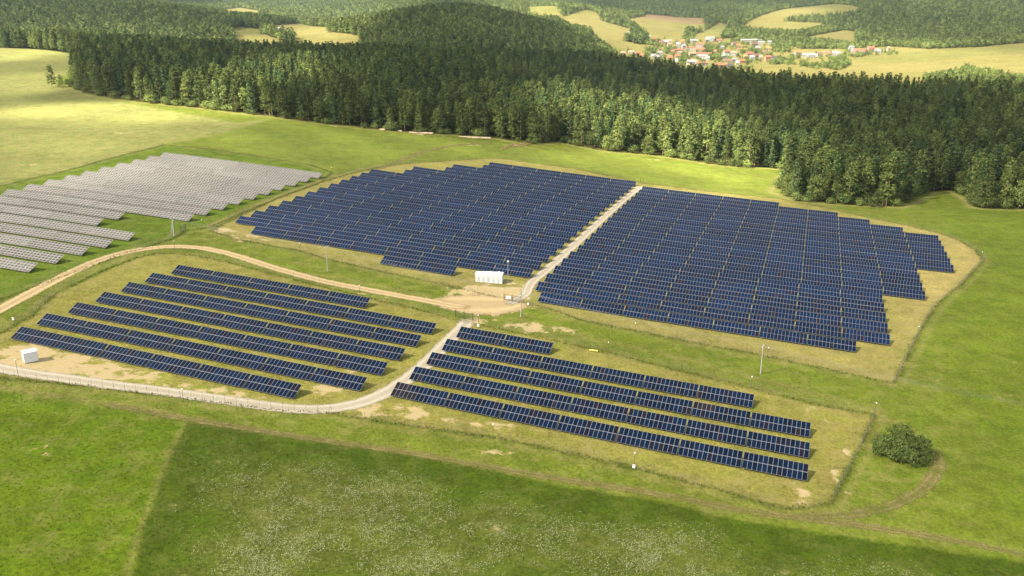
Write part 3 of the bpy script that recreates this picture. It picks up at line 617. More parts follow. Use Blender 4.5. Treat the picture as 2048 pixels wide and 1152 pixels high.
CAMP = [((957,655),3.6,1,'camera post with a white box right of the near gate'),((1056,612),2.2,1,'short post with a white box right of the lane gate'),((1749,832),3.4,0,'camera post at the right corner of the near field'),
    ((1502,777),3.2,0,'camera post in the fence behind the near right tables'),((1216,706),3.,0,'camera post above the yellow marker'),((1268,938),3.6,1,'camera post with a white box below the near right tables'),((986,878),3.4,0,'camera post below the leftmost near right tables'),
    ((38,758),4.6,0,'tall camera post beside the gravel road at the far left'),((28,642),4.0,1,'camera post left of the front near left tables'),((367,805),3.2,0,'camera post on the gravel road fence, middle'),
    ((1535,716),3.,0,'camera post right of the rightmost utility pole'),((1270,666),3.,0,'camera post below the middle of the far right field'),((1962,520),3.2,0,'camera post at the right tip of the far right field'),((1835,672),3,0,'camera post on the right fence of the far right field'),
    ((350,500),3.,0,'camera post at the top of the dirt road bend'),((600,504),3.,0,'camera post left of the slim utility pole'),((664,352),4.,0,'camera post right of the back corner of the pale field'),((326,298),4.,0,'camera post behind the back corner of the pale field'),((405,456),3,0,'white topped post beside the fence corner near the leaning pole'),((54,552),2.5,0,'post in front of the lowest pale solar row'),((720,590),3.,0,'camera post behind the rear near left row')]
for p, h, bx, lb in CAMP:
    x, y, z = atz(*p); r = empty('camera_post', (x, y, z), random.uniform(-.5,.5)); tag(r, lb, 'camera post', 'camera posts around the fences')
    link('post', MB().tube((0,0,-.2),(0,0,h),.05,.045,6).mesh('post', M['dark']), r)
    link('camera', MB().box(-.09,.09,-.26,.18,h,h+.15).box(-.11,.11,-.3,.2,h+.15,h+.18).mesh('camera', M['white']), r)
    if bx: link('box', MB().box(-.28,.28,-.26,-.05,.35,1.05).mesh('box', M['white']), r)
for p, lb in (((1281,366),'left one of two dark posts at the far end of the lane'),((1286,367),'right one of two dark posts at the far end of the lane')):
    x, y, z = atz(*p); tag(link('post', MB().tube((0,0,-.3),(0,0,2.3),.13,.11,8).box(-.15,.15,-.15,.15,2.3,2.4).mesh('gatepost', M['dark']), None, (x, y, z)), lb, 'post', 'posts at the end of the lane')
x, y, z = atz(1187, 703); r = empty('yellow_marker', (x, y, z), TH); tag(r, 'low yellow marker board lying in the grass behind the near right tables', 'marker')
link('board', MB().box(-1.2,1.2,-.15,.15,.25,.5).mesh('board', M['yellow']), r)
for xx in (-1., 1.): link('leg', MB().box(xx-.05,xx+.05,-.05,.05,-.2,.25).mesh('leg', M['yellow']), r)

# felled trunks and log piles at the forest edge
lx, ly = at(1032, 291); log_me = MB().tube((-6,0,.2),(6,0,.2),.24,.13,8).mesh('log', M['wood'])
for i in range(16):
    a = random.gauss(0, 1); px = 1008+i*3.4+random.uniform(-3,3); py = 296-(i*.55)+random.uniform(-3.5,3.5); x, y, z = atz(px, py)
    o = link('log', log_me, None, (x, y, z+random.uniform(0,.3)), math.radians(58)+random.uniform(-.25,.25)); o.scale = (random.uniform(.6,1.1),)*3
    tag(o, 'stripped reddish log lying loose on the grass at the forest edge', 'log', 'loose logs at the forest edge')
for (px, py, ln, lb) in ((842,267,16,'long pale log pile lying against the forest edge, left of centre'),(945,276,24,'long low log pile along the forest edge, middle'),(765,260,4,'small pale log pile at the forest edge, left'),(800,263,3,'short pale log pile between two longer ones')):
    x, y, z = atz(px, py); r = empty('log_pile', (x, y, z), math.radians(-10)); tag(r, lb, 'log pile')
    for j in range(6): link('log', MB().tube((-ln/2+random.uniform(0,1),(j%3)*.45-.4,.22+.4*(j//3)),(ln/2-random.uniform(0,1),(j%3)*.45-.4,.22+.4*(j//3)),.24,.2,7).mesh('log', M['palewood']), r)

# ------------------------------------------------------------------ trees
def crown(name, kind, seed, mat, n_cl=120, n_leaf=9, size=.85, H=22., R=3.3):
    g = np.random.default_rng(seed); n = n_cl
    if kind == 'decid':
        th = g.uniform(0, 2*np.pi, n); u = g.uniform(-1, 1, n); rr = g.uniform(.45, 1, n)**.5; lob = 1+.22*np.sin(3*th+g.uniform(0,6))*np.cos(2*u*3+g.uniform(0,6))
        cx = rr*R*np.sqrt(1-u*u)*np.cos(th)*lob; cy = rr*R*np.sqrt(1-u*u)*np.sin(th)*lob; cz = H*.55+rr*u*H*.43; spread = np.full(n, R*.22)
    else:
        t = g.uniform(0, 1, n)**(.85); base = .04 if kind == 'spruce' else .10
        hz = base+(1-base)*t
        if kind == 'spruce': pr = (1-t)**.8*.95+.06
        else: pr = np.sqrt(np.clip(1-t**2.2, 0, 1))*(.72+.28*np.minimum(1, t/.2))*(1-.35*t)+.05
        th = g.uniform(0, 2*np.pi, n); rr = g.uniform(.35, 1.05, n)**.6; tier = 1+.16*np.sin(hz*H*1.9)
        ph = g.uniform(0, 6); lob = 1+.20*np.sin(2*th+ph)+.14*np.sin(3*th+ph*2+t*5)
        cx = R*pr*rr*np.cos(th)*lob*tier; cy = R*pr*rr*np.sin(th)*lob*tier; cz = hz*H-.25*np.hypot(cx, cy)*(1 if kind == 'spruce' else -.1); spread = .18+.10*R*pr
    k = n_leaf; c = np.stack([cx, cy, cz], 1).repeat(k, 0)+g.normal(0, 1, (n*k, 3))*np.stack([spread, spread, spread*.55], 1).repeat(k, 0)
    out = c-np.array([0, 0, H*.45]); out /= np.linalg.norm(out, axis=1)[:, None]+1e-6
    nrm = out*np.array([1,1,.6])+g.normal(0, .55, c.shape)+np.array([0,0,.55]); nrm /= np.linalg.norm(nrm, axis=1)[:, None]
    a = np.cross(nrm, g.normal(0, 1, c.shape)); a /= np.linalg.norm(a, axis=1)[:, None]; b = np.cross(nrm, a)
    s = (size*g.uniform(.5, 1.15, len(c)))[:, None]*.5; q = .62
    V = np.stack([c-a*s, c-b*s*q-nrm*s*.15, c+a*s, c+b*s*q-nrm*s*.1], 1).reshape(-1, 3)
    return mesh_np(name, V, np.arange(len(V)).reshape(-1, 4), [mat])
def trunk(name, H, r, mat, limbs=4):
    b = MB(); b.tube((0,0,-.6),(0,0,H*.5),r,r*.7,7); b.tube((0,0,H*.5),(.1,0,H*.93),r*.7,r*.15,6)
    for i in range(limbs): t = .3+.55*i/limbs; a = i*2.4; b.tube((0,0,H*t),(math.cos(a)*H*.11,math.sin(a)*H*.11,H*(t+.05)),r*.3,r*.08,5)
    return b.mesh(name, mat)
PR = []
for i in range(5): PR.append(('pine', crown('crown', 'pine', 20+i, M['pine'], 150, 15, 1.0, 23+i*.7, 4.2+.35*(i%3)), trunk('trunk', 23+i*.7, .26, M['barkpine'])))
for i in range(3): PR.append(('spruce', crown('crown', 'spruce', 40+i, M['spruce'], 150, 15, .95, 25+i, 4.0), trunk('trunk', 25+i, .26, M['bark'])))
for i in range(2): PR.append(('decid', crown('crown', 'decid', 60+i, M['decid'], 130, 11, .95, 15+2*i, 4.4), trunk('trunk', 14+2*i, .25, M['bark'])))
LO = [crown('distant_crown', 'pine', 80+i, M['pine'], 60, 6, 1.5, 14, 3.9) for i in range(3)]+[crown('distant_crown', 'decid', 90+i, M['decid'], 60, 6, 1.7, 11, 5.2) for i in range(2)]

# positions: jittered grids, coarser with distance
def grid_pts(y0, y1, sp, seed):
    g = np.random.default_rng(seed); yy = np.arange(y0, y1, sp); out = []
    for y in yy:
        hw = .60*y+90; xs = np.arange(-hw, hw, sp); out.append(np.stack([xs+g.uniform(-.42,.42,len(xs))*sp, y+g.uniform(-.42,.42,len(xs))*sp], 1))
    P = np.concatenate(out); return P[forest_mask(P[:,0], P[:,1])]
near = grid_pts(430, 1200, 6.4, 1); mid = grid_pts(1200, 2300, 8.0, 2); far = grid_pts(2300, 4200, 11., 3); vfar = grid_pts(4200, 8200, 24., 4)
# front-most trees of the forest edge, as single trees
ex = seg_dist(near[:,0], near[:,1], EW); pxn, pyn, dn = to_px(near[:,0], near[:,1], Z(near[:,0], near[:,1]))
vis = (pxn > -30) & (pxn < 2078); score = ex/4.5 + (dn-450)/160; score[~vis] = 1e6; order = np.argsort(score)
sel = order[:270]; rest = np.setdiff1d(np.arange(len(near)), sel)
g = np.random.default_rng(5)
ZN = [(0,390,'in the shaded left end of the forest edge'),(390,660,'in the sunlit left part of the forest edge'),(660,1020,'in the shaded middle of the forest edge'),(1020,1320,'in the forest edge behind the loose logs'),(1320,1580,'in the sunlit forest edge behind the far lane end'),(1580,1850,'in the forest tongue nearest the far right field'),(1850,2100,'in the forest at the right edge of the picture')]
KN = {'pine':('pine_tree','rounded green pine','pine'),'spruce':('spruce_tree','pointed dark green spruce','spruce'),'decid':('broadleaf_tree','lighter green broadleaf tree','tree')}
def tree(x, y, pi, s, rz, label, group=None, sx=1.):
    kind, cm, tm = PR[pi]; nm, _, cat = KN[kind]
    r = empty(nm, (x, y, float(Z(x, y))-.1), rz); r.scale = (s*sx, s*sx, s); tag(r, label, cat, group); link('trunk', tm, r); link('crown', cm, r); return r
for i in sel:
    x, y = near[i]; front = ex[i] < 5
    pi = int(g.choice([0,1,2,3,4,5,6,7,8,9], p=([.12]*5+[.06]*3+[.11]*2) if front else ([.15]*5+[.07]*3+[.02]*2)))
    zt = next((z for z in ZN if z[0] <= pxn[i] < z[1]), ZN[0] if pxn[i] < 500 else ZN[-1])
    tree(x, y, pi, g.uniform(.66, 1.10)*(.92 if front else 1), g.uniform(0, 6.28), f'{KN[PR[pi][0]][1]} {zt[2]}', f'{KN[PR[pi][0]][2]}s {zt[2]}')
tree(*at(104,174), 4, .66, 1, 'lone dark pine standing in the pale field left of the forest', sx=1.25)
tree(*at(122,175), 2, .40, 2, 'smaller dark pine leaning on the lone pine in the pale field', sx=1.3)
tree(*at(150,158), 8, .55, 1, 'slim light green tree between the lone pine and the forest')
tree(*at(1772,412), 3, 1.05, .5, 'tall pine with a bright bare trunk at the tip of the forest tongue', sx=.85)
# shrubs along the edge
shr = [crown('foliage', 'decid', 200+i, M['decid'] if i else M['pine'], 60, 9, .6, 4.2, 2.4) for i in range(3)]; stem = trunk('stem', 3, .12, M['bark'])
ew = smooth_line(EW[6:], 5.); k = 0
SPX, SPY, _ = to_px(ew[:,0], ew[:,1], Z(ew[:,0], ew[:,1]))
for i in range(len(ew)):
    if not (140 < SPX[i] < 2060) or random.random() > .62: continue
    x, y = ew[i]+np.array([random.uniform(-2,2), random.uniform(-3,1)])
    zt = next((z for z in ZN if z[0] <= SPX[i] < z[1]), ZN[-1]); r = empty('shrub', (x, y, float(Z(x, y))), random.uniform(0, 6)); s = random.uniform(.7, 1.5); r.scale = (s*1.1, s*1.1, s)
    tag(r, 'low rounded shrub '+zt[2].replace('in the', 'at the foot of the', 1), 'shrub', 'shrubs '+zt[2]); link('foliage', shr[k % 3], r); link('stem', stem, r); k += 1
    if k > 120: break
# the round bush by the wheel track: several bushy stems grown together
bx, by = at(1806, 916); bc = []
gb = np.random.default_rng(77)
big = []
for (ox, oy, rr_, hz, hr) in ((0,0,3.1,2.7,2.4),(-4.1,1.1,2.0,2.9,1.7),(-2.6,.2,1.9,2.0,1.6),(3.6,.9,2.0,2.7,1.5),(.2,2.4,2.5,3.9,2.1),(1.0,-2.0,2.7,1.7,1.5),(-1.6,-1.0,2.1,1.6,1.4),(3.3,-1.0,1.7,1.4,1.2),(-4.9,.4,1.2,1.6,1.2)):
    n_ = int(170*rr_**2/6); th = gb.uniform(0, 2*np.pi, n_); u = gb.uniform(-.75, 1, n_); q = gb.uniform(.6, 1.02, n_)
    lob = 1+.12*np.sin(5*th+u*4); c = np.stack([ox+q*rr_*np.sqrt(1-u*u)*np.cos(th)*lob, oy+q*rr_*np.sqrt(1-u*u)*np.sin(th)*lob, hz+q*hr*u], 1); c[:,2] = np.maximum(c[:,2], .25); bc.append((c, np.array([ox, oy, hz])))
vv = []
for c, ce in bc:
    k_ = 10; p = c.repeat(k_, 0)+gb.normal(0, .24, (len(c)*k_, 3))*np.array([1,1,.7]); nr = (p-ce); nr /= np.linalg.norm(nr, axis=1)[:,None]; nr = nr+gb.normal(0, .5, p.shape)+np.array([0,0,.4]); nr /= np.linalg.norm(nr, axis=1)[:,None]
    a = np.cross(nr, gb.normal(0, 1, p.shape)); a /= np.linalg.norm(a, axis=1)[:,None]; b = np.cross(nr, a); s = gb.uniform(.1, .24, len(p))[:,None]
    vv.append(np.stack([p-a*s, p-b*s*.6, p+a*s, p+b*s*.6], 1).reshape(-1, 3))
vv = np.concatenate(vv); M['bush'] = leaf_mat('bush_foliage', (.060,.088,.020), (.060,.088,.020), (.105,.13,.034))
r = empty('bush', (bx, by, float(Z(bx, by)))); r.scale = (1.1, 1.1, 1.12); tag(r, 'large round dark bush standing alone in the meadow at the right', 'bush')
link('foliage', mesh_np('foliage', vv, np.arange(len(vv)).reshape(-1, 4), [M['bush']]), r)
st = MB()
for a in range(7): st.tube((0,0,-.2),(math.cos(a)*2.2,math.sin(a)*1.5,2.6),.14,.05,6)
link('stem', st.mesh('stem', M['bark']), r)

# ------- forests too many to count: one object each, instancing the same crowns
def forest(name, P, protos, smin, smax, seed, label, wd=None):
    g = np.random.default_rng(seed); z = Z(P[:,0], P[:,1])-.2; me = bpy.data.meshes.new(name); me.vertices.add(len(P))
    me.vertices.foreach_set('co', np.stack([P[:,0], P[:,1], z], 1).astype(np.float32).ravel())
    a = me.attributes.new('s', 'FLOAT', 'POINT'); a.data.foreach_set('value', g.uniform(smin, smax, len(P)).astype(np.float32))
    a = me.attributes.new('r', 'FLOAT', 'POINT'); a.data.foreach_set('value', g.uniform(0, 6.28, len(P)).astype(np.float32))
    pick = g.choice(len(protos), len(P), p=wd); a = me.attributes.new('k', 'INT', 'POINT'); a.data.foreach_set('value', pick.astype(np.int32))
    o = link(name, me); tag(o, label, 'forest', kind='stuff')
    ng = bpy.data.node_groups.new(name, 'GeometryNodeTree'); ng.interface.new_socket('Geometry', in_out='INPUT', socket_type='NodeSocketGeometry'); ng.interface.new_socket('Geometry', in_out='OUTPUT', socket_type='NodeSocketGeometry')
    nd = ng.nodes; gi = nd.new('NodeGroupInput'); go = nd.new('NodeGroupOutput'); ip = nd.new('GeometryNodeInstanceOnPoints'); j = nd.new('GeometryNodeJoinGeometry')
    for ob in reversed(protos):
        oi = nd.new('GeometryNodeObjectInfo'); oi.transform_space = 'ORIGINAL'; oi.inputs['Object'].default_value = ob; oi.inputs['As Instance'].default_value = True; ng.links.new(oi.outputs['Geometry'], j.inputs[0])
    def att(nm, ty): q = nd.new('GeometryNodeInputNamedAttribute'); q.data_type = ty; q.inputs['Name'].default_value = nm; return q.outputs[0]
    mp = nd.new('GeometryNodeMeshToPoints'); ng.links.new(gi.outputs[0], mp.inputs['Mesh']); ng.links.new(mp.outputs[0], ip.inputs['Points']); ng.links.new(j.outputs[0], ip.inputs['Instance']); ip.inputs['Pick Instance'].default_value = True
    ng.links.new(att('k', 'INT'), ip.inputs['Instance Index'])
    cx = nd.new('ShaderNodeCombineXYZ'); ng.links.new(att('r', 'FLOAT'), cx.inputs['Z']); ng.links.new(cx.outputs[0], ip.inputs['Rotation']); ng.links.new(att('s', 'FLOAT'), ip.inputs['Scale'])
    ng.links.new(ip.outputs[0], go.inputs[0]); md = o.modifiers.new('trees', 'NODES'); md.node_group = ng
    return o
# sample crowns of single trees already standing in the scene serve as the pattern
def crown_of(me): return next(o for o in bpy.data.objects if o.data is me)
hi = [crown_of(p[1]) for p in PR if any(o.data is p[1] for o in bpy.data.objects)]
kinds = [next(p[0] for p in PR if p[1] is o.data) for o in hi]
wd = np.array([{'pine':.15,'spruce':.07,'decid':.015}[k] for k in kinds]); wd /= wd.sum()
forest('pine_forest', near[rest], hi, .60, .98, 31, 'dense dark green pine forest behind the solar fields', wd)
LOob = []
for q, m_ in enumerate(LO):                 # five single far trees carry the simpler crowns
    px_, py_ = [(905,60),(1010,50),(860,40),(1905,75),(1990,72)][q]; x, y = at(px_, py_)
    r = empty('pine_tree' if q < 3 else 'broadleaf_tree', (x, y, float(Z(x, y)))); tag(r, ['pine in the lower middle of the wooded dome hill','pine on the right flank of the wooded dome hill','pine on the left flank of the wooded dome hill','broadleaf tree low on the wooded slope at the right','broadleaf tree near the picture edge on the right wooded slope'][q], 'tree')
    LOob.append(link('crown', m_, r)); link('trunk', trunk('trunk', 10, .3, M['bark'], 2), r)
mp_, mq_, _ = to_px(mid[:,0], mid[:,1], Z(mid[:,0], mid[:,1])); dm = (mp_ > 1400)
forest('hill_forest', mid[~dm], LOob, .95, 1.3, 32, 'dark green woods covering the dome hill and the left ridge', [.3,.3,.3,.05,.05])
forest('hill_forest', mid[dm], LOob, .7, 1.0, 33, 'mixed woods on the slope above the village at the right', [.12,.12,.12,.32,.32])
forest('distant_forest', np.concatenate([far]), LOob, .75, 1.1, 34, 'far blue green woods on the hills along the top', [.2,.2,.2,.2,.2])
forest('distant_forest', np.concatenate([vfar]), LOob, 1.4, 2.0, 36, 'farthest blue woods at the top edge', [.2,.2,.2,.2,.2])
HS = [(1246,111,9,'t','c'),(1262,109,12,'t','t'),(1276,111,12,'o','t'),(1282,115,8,'o','w'),(1306.5,116,9,'w','w'),(1313.5,119,9,'g','w'),(1320,112,9,'g','w'),(1338.6,121,11,'o','o'),(1354,118,9,'o','c'),(1352,129,5,'w','w'),
 (1323,90.5,10,'b','p'),(1331,87,10,'w','w'),(1340,86,7,'t','p'),(1338.6,94.5,8,'t','c'),(1307,82,9,'o','w'),(1296.6,78,8,'e','g'),(1356,94,8,'w','w'),(1365,88,8,'o','c'),(1367,97.6,8,'g','w'),(1355,103.5,22,'o','c'),(1381.6,99,20,'r','w'),
 (1387.5,86.5,14,'g','w'),(1399,97,15,'o','w'),(1400,103,18,'o','c'),(1406,111,32,'o','w'),(1370,109,28,'t','c'),(1383.6,113,14,'t','t'),(1405,117,20,'g','w'),(1382.6,128,18,'w','w'),(1402,130.5,24,'r','w'),(1374.8,136,5,'t','c'),
 (1420.7,81.5,17,'g','g'),(1424.6,91,20,'r','p'),(1414,84.5,8,'w','w'),(1438,86,10,'r','w'),(1501.6,83.5,40,'w','w'),(1522,89,12,'g','w'),(1539,89.5,7,'g','w'),(1507.4,93,14,'b','w'),(1468.4,92,10,'b','w'),(1484,102,20,'o','c'),
 (1452.7,109,12,'o','w'),(1467.4,111.8,12,'t','w'),(1449.8,116.6,14,'e','g'),(1498.6,111.8,13,'r','p'),(1515,101,9,'g','w'),(1536.7,101,9,'y','c'),(1483,127,11,'o','o'),(1468,123.5,11,'g','w'),(1474,130,6,'w','w'),(1490,118.6,8,'y','c'),
 (1454.7,127,18,'b','t'),(1436,137,14,'o','c'),(1448.8,137,9,'o','t'),(1458.6,139,10,'d','t'),(1534.8,122.5,12,'r','o'),(1547.5,120.5,11,'d','w'),(1513.3,115.7,14,'b','c'),(1503.5,120.5,9,'g','w'),(1521,118.6,6,'t','p'),
 (1595,111,13,'o','w'),(1609,114.5,11,'g','w'),(1622,116,15,'w','w'),(1638.5,113.4,11,'b','w'),(1655.5,111.6,8,'r','p'),(1667.8,111,9,'g','w'),(1676,112,7,'w','w'),(1702.4,100,10,'g','w'),(1716,107,20,'r','p'),(1728,107.5,9,'r','w'),
 (1741,103,13,'r','p'),(1755,106.3,12,'g','w'),(1706,107.5,8,'w','w'),(1776,103,5,'t','c'),(1345,108,7,'r','t'),(1430,107,6,'o','w'),(1476,96,9,'o','c'),(1528,110,8,'b','w'),(1444,99,8,'g','w'),(1415,121,7,'e','w')]
VIL = HS
hp = []
for P in HEDGE:
    lo, hi_ = P.min(0), P.max(0); ar = max(20, (hi_[0]-lo[0])*(hi_[1]-lo[1])); m_ = int(ar/38); q = g.uniform(lo, hi_, (m_, 2)); hp.append(q[inside(q[:,0], q[:,1], P)])
hs_ = np.array([at(q[0], q[1]) for q in (VIL)]); gp = np.repeat(hs_, 7, 0)+g.normal(0, 26, (len(hs_)*7, 2)); gp = gp[np.min(np.hypot(gp[:,None,0]-hs_[None,:,0], gp[:,None,1]-hs_[None,:,1]-2), 1) > 11]; hp.append(gp)
hp = np.concatenate(hp); forest('hedgerows', hp, LOob, .4, .75, 35, 'hedges and garden trees scattered around the village and its meadows', [.05,.05,.05,.42,.43])

# ------------------------------------------------------------------ village
RC = {'o':(.24,.095,.045),'r':(.22,.078,.048),'b':(.11,.065,.045),'g':(.15,.155,.15),'t':(.21,.155,.10),'w':(.24,.235,.21),'d':(.05,.05,.05),'y':(.25,.15,.05),'e':(.14,.18,.14)}
WCc = {'w':(.22,.205,.185),'c':(.22,.175,.12),'p':(.30,.19,.16),'o':(.26,.15,.07),'t':(.24,.19,.135),'g':(.2,.2,.19)}
RN = {'o':'orange','r':'red','b':'brown','g':'grey','t':'tan','w':'white','d':'dark','y':'yellow','e':'pale green'}; WN = {'w':'white','c':'cream','p':'pink','o':'orange','t':'tan','g':'grey'}
RM = {k: simple('roof_'+RN[k].replace(' ','_'), v, .85, 0, .15, .8) for k, v in RC.items()}; WM = {k: simple('wall_'+WN[k], v, .85, 0, .08, .8) for k, v in WCc.items()}
def house(px, py, w, rc, wc, label, cat='house'):
    x, y = at(px, py); d = to_px(x, y, float(Z(x, y)))[2]; w = w*d/FPX; dp = min(max(7, w*.6), 11); lo = w > 20
    h = 4.5 if lo else random.uniform(4.6, 6.6); rh = 1.6 if lo else random.uniform(2.6, 3.6)
    if (px, py) == (1399, 97): h = 9
    if (px, py) == (1534.8, 122.5): h = 8
    r = empty('house', (x, y, float(Z(x, y))-.3), random.uniform(-.3, .3)); tag(r, label, cat, 'houses of the village')
    if w > 18 or random.random() < .65: a, b = w/2, dp/2
    else: a, b = w/2, dp/2
    link('wall', MB().box(-a, a, -b, b, -1.5, h).poly([(-a,-b,h),(-a,b,h),(-a,0,h+rh)]).poly([(a,-b,h),(a,0,h+rh),(a,b,h)]).mesh('wall', WM[wc]), r)
    o = .5; e = rh*o/b; q = MB(); T = .18
    for s in (-1, 1): q.poly([(-a-o,s*(b+o),h-e+.02),(a+o,s*(b+o),h-e+.02),(a+o,0,h+rh+.02),(-a-o,0,h+rh+.02)]); q.poly([(-a-o,s*(b+o),h-e+T),(a+o,s*(b+o),h-e+T),(a+o,0,h+rh+T),(-a-o,0,h+rh+T)]); q.poly([(-a-o,s*(b+o),h-e+.02),(a+o,s*(b+o),h-e+.02),(a+o,s*(b+o),h-e+T),(-a-o,s*(b+o),h-e+T)])
    ro = link('roof', q.mesh('roof', RM[rc]), r); link('chimney', MB().box(a*.3,a*.3+.8,.4,1.1,h+rh*.5,h+rh+1.0).mesh('chimney', WM['t']), ro)
    for lv in range(1 if h < 5.8 else 2):
        for i in range(max(2, int(w/4.5))):
            xx = -a+w*(i+.5)/max(2, int(w/4.5)); link('window', MB().box(xx-.6,xx+.6,-b-.04,-b+.02,1.2+lv*2.8,2.5+lv*2.8).mesh('window', M['glasswin']), r)
def band(px, py):
    if px > 1690: return 'in the right-hand hamlet below the wood'
    if px > 1580: return 'in the hamlet right of the village'
    return 'in the back of the village' if py < 93 else 'in the upper middle of the village' if py < 105 else 'in the lower middle of the village' if py < 118 else 'in the front of the village'
cnt = {}
for hse in sorted(HS):
    k = (band(hse[0], hse[1]), hse[3], hse[4]); cnt.setdefault(k, []).append(hse)
for k, lst in cnt.items():
    for i, hse in enumerate(lst):
        od = '' if len(lst) == 1 else ', '+(['leftmost','second from left','third from left','fourth from left','fifth from left','sixth from left'][i])+' such'
        house(*hse, ('long ' if hse[2] > 20 else '')+f'{WN[hse[4]]} house, {RN[hse[3]]} roof, {k[0]}{od}'.replace(' such', ''))
house(150, 99, 7, 'w', 'w', 'tiny white hut under the trees at the left field edge'); house(558, 64, 9, 'w', 'w', 'white farmhouse among trees in the far left valley'); house(1257, 72, 5, 'w', 'w', 'small white shed on the slope left above the village')

# ------------------------------------------------------------------ wild flowers and grass tufts (uncountable)
def tufts(name, P, hmin, hmax, wmin, wmax, mat, label, cat, colr=None, blades=3, flat=False):
    g = np.random.default_rng(len(P)); n_ = len(P); z = Z(P[:,0], P[:,1]); V = []; 
    for b in range(blades):
        a = g.uniform(0, 2*np.pi, n_); w = g.uniform(wmin, wmax, n_); h = g.uniform(hmin, hmax, n_); dx, dy = np.cos(a)*w, np.sin(a)*w; ox, oy = g.normal(0, .12, n_), g.normal(0, .12, n_); lx, ly = g.normal(0, .35, n_)*h, g.normal(0, .35, n_)*h
        x, y = P[:,0]+ox, P[:,1]+oy
        if flat:
            z0 = z+h; ex, ey = -dy, dx; k = g.uniform(-.3,.3,(4,n_))*w
            V.append(np.stack([np.stack([x+dx,y+dy,z0+k[0]],1),np.stack([x+ex,y+ey,z0+k[1]],1),np.stack([x-dx,y-dy,z0+k[2]],1),np.stack([x-ex,y-ey,z0+k[3]],1)],1))
        else: V.append(np.stack([np.stack([x-dx,y-dy,z-.03],1),np.stack([x+dx,y+dy,z-.03],1),np.stack([x+dx*.3+lx,y+dy*.3+ly,z+h],1),np.stack([x-dx*.3+lx,y-dy*.3+ly,z+h*.9],1)],1))
    V = np.concatenate(V).reshape(-1, 3); me = mesh_np(name, V, np.arange(len(V)).reshape(-1, 4), [mat])
    if colr is not None:
        a = me.attributes.new('land', 'FLOAT_COLOR', 'POINT'); q = np.ones((blades*n_, 4, 4), np.float32); q[..., :3] = np.tile(colr, (blades, 1))[:, None, :]; a.data.foreach_set('color', q.ravel())
    return tag(link(name, me), label, cat, kind='stuff')
s = N('flower_heads'); rnd = s.n('ShaderNodeNewGeometry').outputs['Random Per Island']; s.l(s.mix(rnd, (.16,.18,.075), (.32,.32,.19)), s.b.inputs['Base Color']); s.b.inputs['Roughness'].default_value = .9; M['flower'] = s.m
s = N('grass_blades'); a_ = s.n('ShaderNodeAttribute'); a_.attribute_name = 'land'; rnd = s.n('ShaderNodeNewGeometry').outputs['Random Per Island']
o_ = s.n('ShaderNodeVectorMath'); o_.operation = 'SCALE'; s.l(a_.outputs['Color'], o_.inputs[0]); s.l(s.ramp(rnd, 0, 1, .75, 1.35), o_.inputs['Scale']); s.l(o_.outputs[0], s.b.inputs['Base Color']); s.b.inputs['Roughness'].default_value = 1; M['blade'] = s.m
g = np.random.default_rng(99)
q = np.stack([g.uniform(-95, 120, 300000), g.uniform(110, 190, 300000)], 1); c_, m_ = land(q[:,0], q[:,1])
cl = np.clip(.5+.8*vnoise(q[:,0], q[:,1], 1.8, 21)+.5*vnoise(q[:,0], q[:,1], 7, 22), 0, 1)
q1 = q[g.uniform(0, 1, len(q)) < m_[:,1]*cl*.9]
tufts('wild_flowers', q1, .25, .5, .03, .085, M['flower'], 'whitish wild flowers spread through the dark green foreground meadow', 'flowers', None, 2, True)
q = np.stack([g.uniform(-190, 240, 200000), g.uniform(105, 420, 200000)], 1); keep_ = g.uniform(0, 1, len(q)) < np.clip(170/q[:,1], 0, 1)**2; q = q[keep_]; c_, m_ = land(q[:,0], q[:,1]); ok = m_[:,0] < .3
dr = np.minimum.reduce([seg_dist(q[:,0], q[:,1], np.array(P)) for P in (W([(-60,648),(0,619),(100,566),(200,520),(300,496.5),(400,496),(480,514),(580,545),(720,577),(850,601)]), W([(938,636),(900,680),(836,742),(770,786),(700,811),(620,818),(455,801),(300,779),(146,759),(0,736)]), np.array(gl))])
ok &= dr > 2.8; q = q[ok]; c_ = c_[ok]*1.3
tufts('meadow_grass', q, .06, .2, .05, .12, M['blade'], 'grass tufts growing over the meadows around the solar fields', 'grass', c_)
fl_ = []
for P in (P_near, P_back, P_white):
    L_ = np.vstack([P, P[:1]]); L_ = np.concatenate([np.linspace(L_[i], L_[i+1], max(2, int(np.hypot(*(L_[i+1]-L_[i]))/.28)), endpoint=False) for i in range(len(L_)-1)]); fl_.append(L_+g.normal(0, .38, L_.shape))
fl_ = np.concatenate(fl_); fl_ = fl_[g.uniform(0,1,len(fl_)) < .75+.25*vnoise(fl_[:,0], fl_[:,1], 5, 3)]; fl_ = fl_[seg_dist(fl_[:,0], fl_[:,1], np.array([at(905,634), at(950,643)])) > 2.]
fl_ = fl_[seg_dist(fl_[:,0], fl_[:,1], np.array([at(1005,598), at(1045,606)])) > 2.]
cf = np.array([lin(112,122,46,K), lin(150,140,78,K)])[(g.uniform(0,1,len(fl_)) < .3).astype(int)]
tufts('fence_line_grass', fl_, .15, .42, .06, .14, M['blade'], 'tall unmown grass growing in strips along the wire fences', 'grass', cf)

